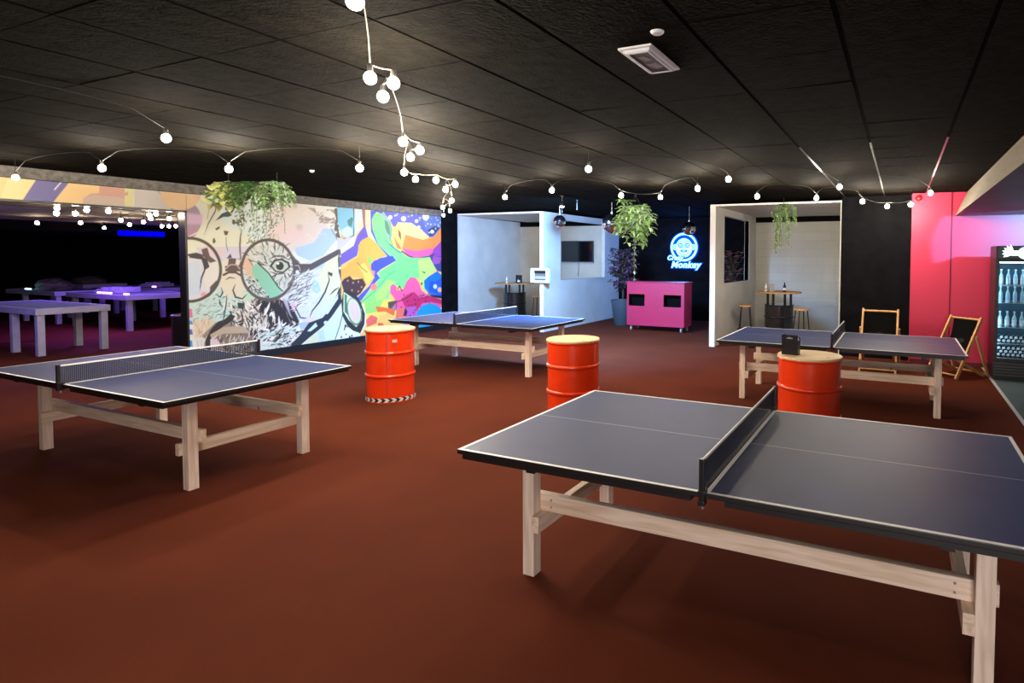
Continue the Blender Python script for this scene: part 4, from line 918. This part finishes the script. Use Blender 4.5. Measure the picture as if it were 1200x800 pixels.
for row, nm, z, nlay in ((3,'fourth',SH[3],2),(4,'lowest',SH[4],3)):
    for lay in range(nlay):
        for k in range(9 - lay % 2):
            loc = (1.62-.27+.03*(lay % 2)+k*.0615, 9.9+.40, z+.0285+lay*.0495)
            lab = '%s lying bottle from the left in the %s layer on the %s fridge shelf' % (ORD[k], ('bottom','second','top')[lay] if nlay==3 else ('lower','upper')[lay], nm)
            if not used: o = lying; o.location = loc; o['label'] = lab; used = True
            else: o = copy_tree(lying, loc, 0, lab); o.rotation_euler = (PI/2,0,0)
            o['group'] = 'lying bottles on the %s fridge shelf' % nm

# ------------------------------------------------------------------ plants
def leaf(mb, p, d, up, L, wd, m, fold=.25):
    d = d.normalized(); s = d.cross(up)
    s = s.normalized() if s.length > 1e-4 else d.orthogonal().normalized(); n = s.cross(d)
    P = [p, p+d*L*.35+s*wd*.5+n*fold*wd, p+d*L*.75+s*wd*.35+n*fold*wd*.4-n*L*.08, p+d*L-n*L*.2, p+d*L*.75-s*wd*.35+n*fold*wd*.4-n*L*.08, p+d*L*.35-s*wd*.5+n*fold*wd, p+d*L*.5-n*L*.03]
    mb.add(P, [(0,1,6),(1,2,6),(2,3,6),(3,4,6),(4,5,6),(5,0,6)], m, True)
def vine_plant(name, label, cat, loc, clumps, hook=True, group=None):
    """clumps: (dx,dy,dz, nstems, reach, drop, leafsize, leafwidth, [materials], density, stemradius)"""
    t = thing(name, label, cat, loc, 0, group)
    mbs, mbl = MB(), MB(); R = random.Random(hash(name+label) % 1000 if False else len(label))
    stem_m = mat('green brown stem',(.10,.12,.04,1),.6)
    for (dx,dy,dz,ns,reach,drop,ls,lw,ms,den) in clumps:
        for i in range(ns):
            a = R.uniform(0,2*PI); r0 = R.uniform(0,.05); p = Vector((dx+r0*math.cos(a),dy+r0*math.sin(a),dz)); out = Vector((math.cos(a),math.sin(a),0))
            rc = reach*R.uniform(.35,1); dr = drop*R.uniform(.4,1.0); pts = []; n = max(4, int(den))
            for k in range(n+1):
                u = k/n; q = p+out*rc*(1-(1-u)**2)+Vector((0,0,.10*reach/.3*math.sin(PI*min(1,u*1.6))*.8-dr*u**1.6))+Vector((R.uniform(-.01,.01),R.uniform(-.01,.01),0))
                pts.append(q)
            mbs.tube(pts, .003, stem_m, 4)
            for k in range(1, n+1):
                for h in range(2):
                    aa = R.uniform(0,2*PI); dd = Vector((math.cos(aa),math.sin(aa),R.uniform(-.9,.35)))
                    leaf(mbl, pts[k], dd, Vector((0,0,1)), ls*R.uniform(.7,1.25), lw*R.uniform(.8,1.2), R.choice(ms))
    mbs.build('stems', t); mbl.build('foliage', t)
    return t
yl = mat('pale yellow green leaf',(.62,.66,.28,1),.45); mg = mat('mid green leaf',(.18,.36,.11,1),.45); dg_ = mat('dark green leaf',(.06,.15,.05,1),.45); lg = mat('fresh green leaf',(.34,.56,.24,1),.4); gg = mat('grey green leaf',(.45,.58,.45,1),.5)
basket_m = mat('dark basket',(.05,.04,.03,1),.8)
t = vine_plant('hanging_plant', 'wide hanging plants of mixed green leaves on the ceiling before the mural', 'plant', (-7.88,5.05,2.70),
  [(-.40,-.12,-.02,20,.19,.26,.11,.10,[yl,yl,mg],5),(-.08,0,.0,44,.24,.30,.07,.05,[dg_,mg,dg_],6),(.26,.10,.0,56,.24,.26,.055,.035,[lg,mg,gg],6),(.10,.04,-.05,13,.22,.62,.02,.018,[gg,lg],16),(-.42,-.12,.02,2,.22,-.06,.05,.03,[lg],3)])
MB().bar((-.42,-.13,.03),(.36,.15,.03),.06,.05,basket_m).build('trough', t)
for s in (-.33,.3): MB().tube([(s,s*.38,.05),(s,s*.38,.175)], .004, black_metal, 5).build('hanger', t)
t = vine_plant('hanging_plant', 'hanging fern like plant in front of the bar recess', 'plant', (-4.24,9.3,2.57),
  [(0,0,.02,54,.34,.40,.13,.04,[mg,lg,lg,gg],7),(.02,0,0,16,.22,.60,.11,.075,[lg,mg],8),(-.25,0,.14,3,.22,-.1,.12,.03,[lg,mg],4),(-.02,.1,-.2,2,.05,1.0,.06,.03,[gg],12)])
MB().lathe([(.05,-.12),(.12,-.06),(.15,.02),(.14,.02),(.1,-.05)], basket_m, 20).build('basket', t)
for k in range(3):
    a = k*2*PI/3; MB().tube([(.14*math.cos(a),.14*math.sin(a),.02),(0,0,.3),(0,0,.305)], .003, black_metal, 4).build('hanger', t)
t = vine_plant('hanging_plant', 'narrow trailing green plant at the front of the right booth', 'plant', (-1.98,10.9,2.72),
  [(-.02,0,.0,26,.14,.85,.05,.022,[lg,mg,gg],16),(.02,0,0,16,.22,.30,.05,.022,[lg,mg],8),(.18,0,-.02,4,.06,.35,.05,.022,[lg],8)])
MB().lathe([(.04,-.06),(.08,0),(.085,.04),(.07,.04)], basket_m, 18).build('pot', t)
MB().tube([(0,0,.03),(0,0,.155)], .004, black_metal, 5).build('hanger', t)
# potted tree next to the cart
t = thing('potted_tree', 'dark leaved potted tree between the left booth divider and the pink cart', 'potted plant', (-6.62,13.75,0), 0)
MB().lathe([(.20,0),(.21,.01),(.30,.60),(.31,.66),(.29,.66),(.27,.56),(.0001,.56)], mat('blue grey planter',(.05,.07,.09,1),.6,bump=(20,.1)), 32).build('planter', t)
mb = MB(); mb.tube([(0,0,.55),(.02,.0,.9),(-.02,.01,1.3),(.0,0,1.7)], [.025,.022,.018,.01], mat('brown bark',(.07,.045,.03,1),.8), 8)
R = random.Random(4); mbl = MB(); pm = mat('purple lit leaf',(.15,.07,.14,1),.5); pd = mat('deep green leaf',(.03,.06,.04,1),.5)  # purple light on the foliage is put into the leaf colour
for i in range(90):
    z = R.uniform(.95,2.0); a = R.uniform(0,2*PI); L = R.uniform(.15,.42)*(1.1-abs(z-1.45)*.5); p0 = Vector((0,0,z-.15)); p1 = Vector((L*math.cos(a),L*math.sin(a),z))
    mb.tube([p0,(p0+p1)/2+Vector((0,0,.04)),p1], .005, mat('brown bark',(.07,.045,.03,1),.8), 5)
    for k in range(9):
        aa = R.uniform(0,2*PI); q = p0.lerp(p1, R.uniform(.5,1.1)); leaf(mbl, q, Vector((math.cos(aa),math.sin(aa),R.uniform(-.6,.5))), Vector((0,0,1)), R.uniform(.08,.14), .065, R.choice([pm,pm,pd]))
mb.build('trunk', t); mbl.build('foliage', t)
# blossoms seen through the cut-out of the right booth divider
t = thing('flowering_plant', 'pink flowering plant behind the cut out of the right booth divider', 'plant', (-3.86,14.4,0), 0)
MB().lathe([(.18,0),(.24,.5),(.25,.54),(.23,.54),(.0001,.48)], black_plastic, 28).build('planter', t)
mb = MB(); mbl = MB(); mbf = MB(); fl = mat('dull pink petal',(.62,.24,.26,1),.6)
mb.tube([(0,0,.45),(0,0,1.2)], .02, mat('brown bark',(.07,.045,.03,1),.8), 8)
for i in range(60):
    z = R.uniform(1.1,1.95); a = R.uniform(0,2*PI); L = R.uniform(.08,.30); p0 = Vector((0,0,max(.9,z-.35))); p1 = Vector((L*math.cos(a),L*math.sin(a),z))
    mb.tube([p0,p1], .004, mat('brown bark',(.07,.045,.03,1),.8), 4)
    for k in range(3):
        aa = R.uniform(0,2*PI); leaf(mbl, p0.lerp(p1,R.uniform(.5,1)), Vector((math.cos(aa),math.sin(aa),.1)), Vector((0,0,1)), .08, .04, pd)
    for k in range(5): leaf(mbf, p1, Vector((math.cos(k*1.26),math.sin(k*1.26),.4)), Vector((0,0,1)), .055, .045, fl)
mb.build('stems', t); mbl.build('leaves', t); mbf.build('blossoms', t)

# ------------------------------------------------------------------ mirror balls
mir = mat('mirror tile',(.85,.87,.9,1),.08,metal=1)
def mirror_ball(label, loc, r):
    t = thing('mirror_ball', label, 'mirror ball', loc, 0, 'mirror balls near the bar')
    mb = MB(); q = 14; n = 26
    vs = []; fs = []
    for i in range(q):
        p0 = -PI/2+PI*i/q; p1 = -PI/2+PI*(i+1)/q
        m = max(4, int(n*math.cos((p0+p1)/2)))
        for k in range(m):
            a0 = 2*PI*k/m+.02; a1 = 2*PI*(k+1)/m-.02; e = .015
            o = len(vs)
            for (p,a) in ((p0+e,a0),(p0+e,a1),(p1-e,a1),(p1-e,a0)): vs.append((r*math.cos(p)*math.cos(a), r*math.cos(p)*math.sin(a), r*math.sin(p)))
            fs.append((o,o+1,o+2,o+3))
    mb.add(vs, fs, mir); mb.sphere((0,0,0), r*.965, black_plastic, 20, 12); mb.build('ball', t)
    MB().tube([(0,0,r*.96),(0,0,CEIL-loc[2]-.01)], .004, steel, 5).build('hanging_wire', t)
    MB().lathe([(.02,r-.006),(.02,r+.02),(.01,r+.03)], steel, 12).build('collar', t)
    return t
mirror_ball('small mirror ball hanging in front of the left booth divider', (-6.83,11.0,2.55), .135)
mirror_ball('larger mirror ball half behind the hanging plant, left of the bar', (-5.3,10.5,2.445), .20)
mirror_ball('mirror ball hanging above the neon sign', (-4.19,12.0,2.40), .15)

# ------------------------------------------------------------------ ceiling devices
t = thing('emergency_light', 'white framed emergency light on the black ceiling', 'ceiling light', (-1.285,3.01,CEIL), 0)
mb = MB(); a, b = .095, .215
mb.box(-a,a,-b,b,-.012,-.001,white_plastic,b=.002); mb.build('base_plate', t)
mb = MB(); vs = [(-a+.018,-b+.02,-.012),(a-.018,-b+.02,-.012),(a-.018,b-.02,-.012),(-a+.018,b-.02,-.012),(-a+.024,-b+.028,-.024),(a-.024,-b+.028,-.024),(a-.024,b-.028,-.024),(-a+.024,b-.028,-.024)]
frost = mat('milky lens edge',(.78,.80,.86,1),.3)
mb.add(vs, [(0,1,5,4),(1,2,6,5),(2,3,7,6),(3,0,4,7)], frost)
mb.box(-a+.03,-a+.04,-b+.035,b-.035,-.027,-.021,frost); mb.box(a-.04,a-.03,-b+.035,b-.035,-.027,-.021,frost); mb.box(-a+.04,a-.04,-b+.035,-b+.05,-.027,-.021,frost); mb.box(-a+.04,a-.04,b-.05,b-.035,-.027,-.021,frost)
mb.build('housing', t)
mb = MB(); mb.box(-a+.04,a-.04,-b+.05,b-.05,-.025,-.023,mat('smoky lens',(.008,.008,.010,1),.45)); ln = mb.build('lens', t)
mb = MB(); mb.add([(-.03,-.10,-.0255),(.01,-.12,-.0255),(.03,-.05,-.0255),(-.01,-.04,-.0255)], [(0,1,2,3)], mat('dim reflector',(.16,.15,.17,1),.5)); mb.add([(-.04,.02,-.0255),(.03,.0,-.0255),(.04,.08,-.0255),(.0,.10,-.0255)], [(0,1,2,3)], mat('dim reflector',(.16,.15,.17,1),.5)); mb.build('reflector', ln)
tag(MB().lathe([(.0001,-.014),(.024,-.013),(.032,-.006),(.034,0)], white_plastic, 24).build('smoke_detector', None, (-1.10,2.66,CEIL-.003)), 'small white ceiling detector beside the emergency light', 'detector')
tag(MB().lathe([(.0001,-.03),(.02,-.027),(.028,-.006),(.03,0)], white_plastic, 20).build('ceiling_sensor', None, (-6.95,5.2,CEIL-.003)), 'tiny white sensor on the dark ceiling above the mural', 'sensor')
tag(MB().lathe([(.0001,-.06),(.03,-.055),(.05,-.03),(.055,-.002)], mat('red alarm plastic',(.5,.01,.01,1),.3), 20, M=Matrix.Rotation(PI/2,4,'X') @ Matrix.Rotation(PI,4,'Y')).build('alarm_sounder', None, (.25,10.998,2.80)), 'small red alarm dome high on the pink wall', 'alarm')
t = thing('spotlight', 'small cool white spotlight on the ceiling before the left booth', 'spotlight', (-5.62,9.14,CEIL), 0)
MB().tube([(0,0,-.01),(0,0,-.11)], .008, black_metal, 8).lathe([(.03,-.012),(.03,-.0005)], black_metal, 16).build('stem', t)
MB().lathe([(.030,-.11),(.045,-.13),(.045,-.19),(.040,-.19),(.038,-.14),(.0001,-.135)], black_metal, 20).build('housing', t)
MB().sphere((0,0,-.185), .032, emat('blue white lamp face',(.55,.72,1,1),40), 14, 8).build('lamp_face', t)
for (x,y,lab) in ((-5.75,9.9,'small black ceiling rod left of the hanging fern'),(-6.4,10.4,'small black ceiling rod by the left booth top edge')):
    tag(MB().tube([(0,0,-.16),(0,0,-.001)], .010, black_metal, 8).lathe([(.025,-.01),(.025,-.001)], black_metal, 12).lathe([(.016,-.2),(.02,-.16)], black_metal, 12).build('ceiling_rod', None, (x,y,CEIL)), lab, 'ceiling fitting')

# ------------------------------------------------------------------ string lights
bulb_me = MB().sphere((0,0,0), .030, bulb_glow, 14, 10, 1.05).build('bulb'); sock_me = MB().lathe([(.010,.026),(.014,.03),(.014,.065),(.006,.072)], cable_mat, 10).build('socket')
bmesh_data, smesh_data = bulb_me.data, sock_me.data
bpy.data.objects.remove(bulb_me); bpy.data.objects.remove(sock_me)
bulb_cool = MB().sphere((0,0,0), .030, bulb_glow_dim, 14, 10, 1.05).build('bulb'); cdata = bulb_cool.data; bpy.data.objects.remove(bulb_cool)
bulb_s = MB().sphere((0,0,0), .032, bulb_glow_strong, 14, 10, 1.05).build('bulb'); sdata = bulb_s.data; bpy.data.objects.remove(bulb_s)
bulb_m = MB().sphere((0,0,0), .031, emat('medium warm bulb glow', (1,.87,.70,1), 560), 14, 10, 1.05).build('bulb'); mdata = bulb_m.data; bpy.data.objects.remove(bulb_m)
def string(label, pts, ceil, cable, data=None, hooks=True, sag=.06):
    c = Vector(pts[0]); t = thing('string_lights', label, 'string lights', (c.x,c.y,ceil), 0)
    o = Vector((c.x,c.y,ceil)); mb = MB()
    top = [Vector(p)+Vector((0,0,.068))-o for p in pts]
    path = []
    for i in range(len(top)-1):
        a, b = top[i], top[i+1]; L = (b-a).length
        n = 8
        for k in range(n):
            u = k/n; q = a.lerp(b, u)
            if L > .7:   # clipped to the ceiling between bulbs
                q.z = min(-.012, q.z*(1-math.sin(PI*u)**.35)-.012*math.sin(PI*u))
            else: q.z -= sag*math.sin(PI*u)*L
            path.append(q)
    path.append(top[-1]); path = [Vector((top[0].x,top[0].y,-.004))]+path+[Vector((top[-1].x,top[-1].y,-.004))]
    mb.tube(path, .0032, cable, 6); mb.build('cable', t)
    for n_, p in enumerate(pts):
        dd = data[min(n_, len(data)-1)] if isinstance(data, list) else (data or bmesh_data)
        b = bpy.data.objects.new('bulb', dd); COL.objects.link(b); b.parent = t; b.location = Vector(p)-o
        s = bpy.data.objects.new('socket', smesh_data); COL.objects.link(s); s.parent = b
    return t
MAIN = [(-1.77,1.50,2.68),(-2.46,2.17,2.68),(-2.42,2.28,2.68),(-2.68,2.45,2.68),(-3.59,3.47,2.68),(-3.75,3.81,2.68),(-4.09,4.04,2.68),(-4.90,4.75,2.68),(-5.22,5.23,2.68),(-5.05,5.38,2.68),(-5.12,5.79,2.68),(-5.64,6.19,2.68),(-6.68,7.47,2.68),(-7.78,8.46,2.68),(-8.24,9.16,2.68),(-9.24,10.07,2.68)]
string('zigzag string of warm bulbs running along the ceiling towards the mural end', MAIN, CEIL, cable_pale, [bmesh_data]*4+[mdata])
string('short row of warm bulbs across the left ceiling before the mural', [(-9.32,3.25,2.66),(-7.45,3.24,2.66),(-6.29,3.78,2.66),(-4.98,4.25,2.66)], CEIL, cable_mat, [bmesh_data, mdata, sdata])
string('warm bulb close under the left ceiling with two added unseen bulbs', [(-5.07,2.60,2.66),(-5.0,.9,2.66),(-4.6,-1.2,2.66)], CEIL, cable_mat)  # first bulb is in view, the other two are unseen and added
string('row of warm bulbs from the middle hall ceiling to the hanging fern', [(-5.52,7.33,2.68),(-4.35,6.81,2.68),(-3.76,7.75,2.68),(-3.32,8.19,2.68),(-2.45,7.34,2.68)], CEIL, cable_mat, mdata)
string('row of warm bulbs in front of the right booth and black wall', [(-1.95,8.59,2.68),(-1.18,9.15,2.68),(-.58,9.97,2.68),(-.226,10.45,2.63),(.122,10.25,2.63)], CEIL, cable_mat, mdata)
string('loose row of warm bulbs under the ceiling bars above the right table', [(-2.94,5.29,2.68),(-1.83,6.59,2.68),(-.73,7.83,2.68),(.35,9.00,2.68)], CEIL, cable_mat)
string('added unseen row of warm bulbs near the viewpoint for fill light', [(-.4,.2,2.68),(-1.0,-1.4,2.68),(-2.6,-2.2,2.68)], CEIL, cable_mat)  # unseen bulbs added as fill near the viewpoint
ARC = [(-18.93,6.51,2.2),(-14.74,5.41,2.36),(-11.01,4.25,2.36),(-10.60,4.10,2.41),(-10.74,4.35,2.36),(-13.90,5.70,2.36),(-10.60,4.42,2.41),(-16.10,7.01,2.36),(-10.60,4.67,2.41),(-12.12,5.51,2.36),(-13.71,6.37,2.36),(-12.36,5.95,2.36),(-10.60,5.18,2.39),(-11.05,5.42,2.36),(-10.60,5.27,2.41),(-13.86,6.99,2.36),(-10.76,5.53,2.36),(-13.71,7.04,2.36),(-13.57,7.09,2.36),(-11.95,6.37,2.36)]
A1 = sorted(ARC, key=lambda p: -p[0])
string('tangle of small bulbs on the low ceiling just inside the side room', A1[:11], 2.49, cable_mat, cdata)
string('row of small bulbs deeper inside the side room', A1[11:-1], 2.49, cable_mat, cdata)

# ------------------------------------------------------------------ side room
wgrey = mat('white grey table wood',(.50,.50,.62,1),.5,noise=(6,.1)); felt = mat('dull green felt',(.12,.20,.14,1),.9)
def game_table(label, x0, x1, y0, y1, H, legs):
    t = thing('game_table', label, 'game table', ((x0+x1)/2,(y0+y1)/2,0), 0, 'white game tables in the side room')
    ox, oy = (x0+x1)/2, (y0+y1)/2; a, b = (x1-x0)/2, (y1-y0)/2
    mb = MB(); mb.box(-a,a,-b,-b+.05,H-.11,H,wgrey,b=.003); mb.box(-a,a,b-.05,b,H-.11,H,wgrey,b=.003); mb.box(-a,-a+.05,-b+.05,b-.05,H-.11,H,wgrey,b=.003); mb.box(a-.05,a,-b+.05,b-.05,H-.11,H,wgrey,b=.003); mb.build('rim', t)
    MB().box(-a+.05,a-.05,-b+.05,b-.05,H-.03,H-.006,felt).build('playing_surface', t)
    for (lx,ly) in legs:
        MB().box(lx-ox-.05,lx-ox+.05,ly-oy-.05,ly-oy+.05,0,H-.11,wgrey,b=.004).build('leg', t)
    return t
game_table('nearest white game table in the side room', -16.3,-13.6,4.93,5.98,.83,[(-13.68,5.01),(-13.68,5.9),(-14.6,5.01),(-14.6,5.9),(-16.2,5.01),(-16.2,5.9)])
game_table('white game table behind the nearest one at the left edge', -22,-19.4,7.4,8.5,.83,[(-19.5,7.5),(-19.5,8.4),(-21.2,7.5),(-21.2,8.4)])
game_table('white game table at the right of the side room', -18.9,-16.2,7.42,8.8,.83,[(-16.3,7.52),(-16.3,8.7),(-18.7,7.52),(-18.7,8.7)])
game_table('farthest white game table at the right of the side room', -21.6,-19.0,9.5,10.7,.83,[(-19.1,9.6),(-19.1,10.6),(-21.5,9.6),(-21.5,10.6)])
game_table('far game table in the dark at the middle of the side room', -24.6,-22.4,9.2,10.3,.86,[(-22.5,9.3),(-22.5,10.2),(-24.5,9.3),(-24.5,10.2)])
violet = emat('violet led', (.75,.25,1,1), 5); bluel = emat('ice blue led', (.2,.6,1,1), 4)
def led_bar(label, x, y, z, L, ang, m):
    t = thing('led_bar', label, 'led light', (x,y,z), ang)
    MB().box(-L/2,L/2,-.03,.03,0,.012,black_plastic).build('holder', t); MB().tube([(-L/2+.01,0,.03),(L/2-.01,0,.03)], .018, m, 8).build('tube', t); return t
led_bar('violet led bar on the right side room table', -17.3,7.5,.831,.62,0,violet)
led_bar('short ice blue led bar on the left edge table of the side room', -20.9,7.45,.831,.3,0,bluel)
led_bar('small violet led at the near corner of the right side room table', -16.27,7.46,.831,.12,.9,violet)
led_bar('small violet led on the farthest side room table', -19.4,9.55,.831,.14,.2,violet)
rockm = mat('brown rock obstacle',(.14,.12,.09,1),.9,noise=(4,.4),bump=(12,.8))
def rock(label, x, y, z, rx, ry, h, seed):
    mb = MB(); R = random.Random(seed); n, q = 14, 7; vs=[]; fs=[]
    for i in range(q+1):
        for k in range(n):
            s = math.cos(i/q*PI/2)**.6*(1+R.uniform(-.12,.12)) if i < q else .05
            vs.append((rx*s*math.cos(2*PI*k/n), ry*s*math.sin(2*PI*k/n), h*math.sin(i/q*PI/2)*(1+(R.uniform(-.1,.1) if i else 0))))
    for i in range(q):
        for k in range(n): fs.append((i*n+k,i*n+(k+1)%n,(i+1)*n+(k+1)%n,(i+1)*n+k))
    fs.append(tuple(q*n+k for k in range(n))); fs.append(tuple(range(n))[::-1]); mb.add(vs, fs, rockm, False)
    tag(mb.build('rock_obstacle', None, (x,y,z)), label, 'obstacle')
rock('brown rock shaped obstacle on the left edge side room table', -20.9,7.95,.825,.5,.35,.28,1)
rock('brown rock shaped obstacle on the far dark side room table', -23.4,9.75,.855,.6,.4,.22,2)
def blocks(label, x, y, z, n, seed):
    t = thing('wooden_obstacle', label, 'obstacle', (x,y,z), .3)
    for k in range(n): MB().box(-.3+k*.13,-.24+k*.13,-.25,.25,0,.09+.04*(k%2),wgrey,b=.004).build('slat', t)
    MB().box(-.32,.13*n-.22,-.3,-.25,0,.06,wgrey).build('rail', t)
blocks('slatted white wooden obstacle on the right side room table', -18.1,8.1,.825,6,1)
blocks('small slatted obstacle on the farthest side room table', -20.3,10.1,.825,5,2)
# ultraviolet tube on the far wall of the side room
t = thing('ultraviolet_lamp', 'glowing deep blue ultraviolet tube under the side room ceiling', 'tube light', (-16.6,7.95,2.30), 0)
MB().box(-.06,.06,-.48,.48,.03,.07,black_metal).build('fixture', t)
MB().tube([(0,-.45,-.03),(0,.45,-.03)], .055, emat('deep blue ultraviolet glow', (0,0,1,1), 1.6), 12).build('tube', t)
t = thing('waste_bin', 'black bin with a pale rim beside the mural edge in the side room', 'bin', (-11.4,6.11,0), 0)
MB().lathe([(.20,0),(.22,.02),(.235,.70),(.225,.71),(.21,.69),(.195,.03),(.0001,.03)], black_plastic, 28).build('body', t)
MB().lathe([(.228,.711),(.246,.716),(.246,.735),(.23,.74),(.215,.735),(.215,.716)], steel, 28).build('rim', t)

# ------------------------------------------------------------------ lights
def light(kind, name, loc, col, power, **k):
    l = bpy.data.lights.new(name, kind); l.color = col; l.energy = power
    for a, v in k.items(): setattr(l, a, v)
    o = bpy.data.objects.new(name, l); COL.objects.link(o); o.location = loc
    return o
def aim(o, tgt): o.rotation_euler = (Vector(tgt)-o.location).to_track_quat('-Z','Y').to_euler()
o = light('SPOT','blue spot', (-5.62,9.14,2.60), (.20,.48,1), 900, spot_size=2.9, spot_blend=.6, shadow_soft_size=.28); aim(o, (-6.7,10.4,.0))
o = light('SPOT','cyan lamp', (2.45,9.0,2.42), (.10,.62,1), 520, spot_size=.72, spot_blend=.15, shadow_soft_size=.03); aim(o, (1.52,11.0,2.1))
light('POINT','neon glow', (-5.6,15.35,2.1), (.02,.16,1), 26, shadow_soft_size=.25)
o = light('AREA','ultraviolet fill', (-16.3,7.4,2.2), (.26,.09,1), 75, size=1.5); aim(o, (-16.3,7.4,0))
o = light('AREA','ultraviolet front', (-12.6,3.2,2.2), (.30,.24,1), 16, size=1.0); aim(o, (-13.5,5,.2))
o = light('AREA','added rear fill', (.8,-3.1,1.35), (1,.92,.90), 78, size=1.5); aim(o, (-1.2,6,1.0))  # added soft fill from behind the viewpoint, no doorway stands there
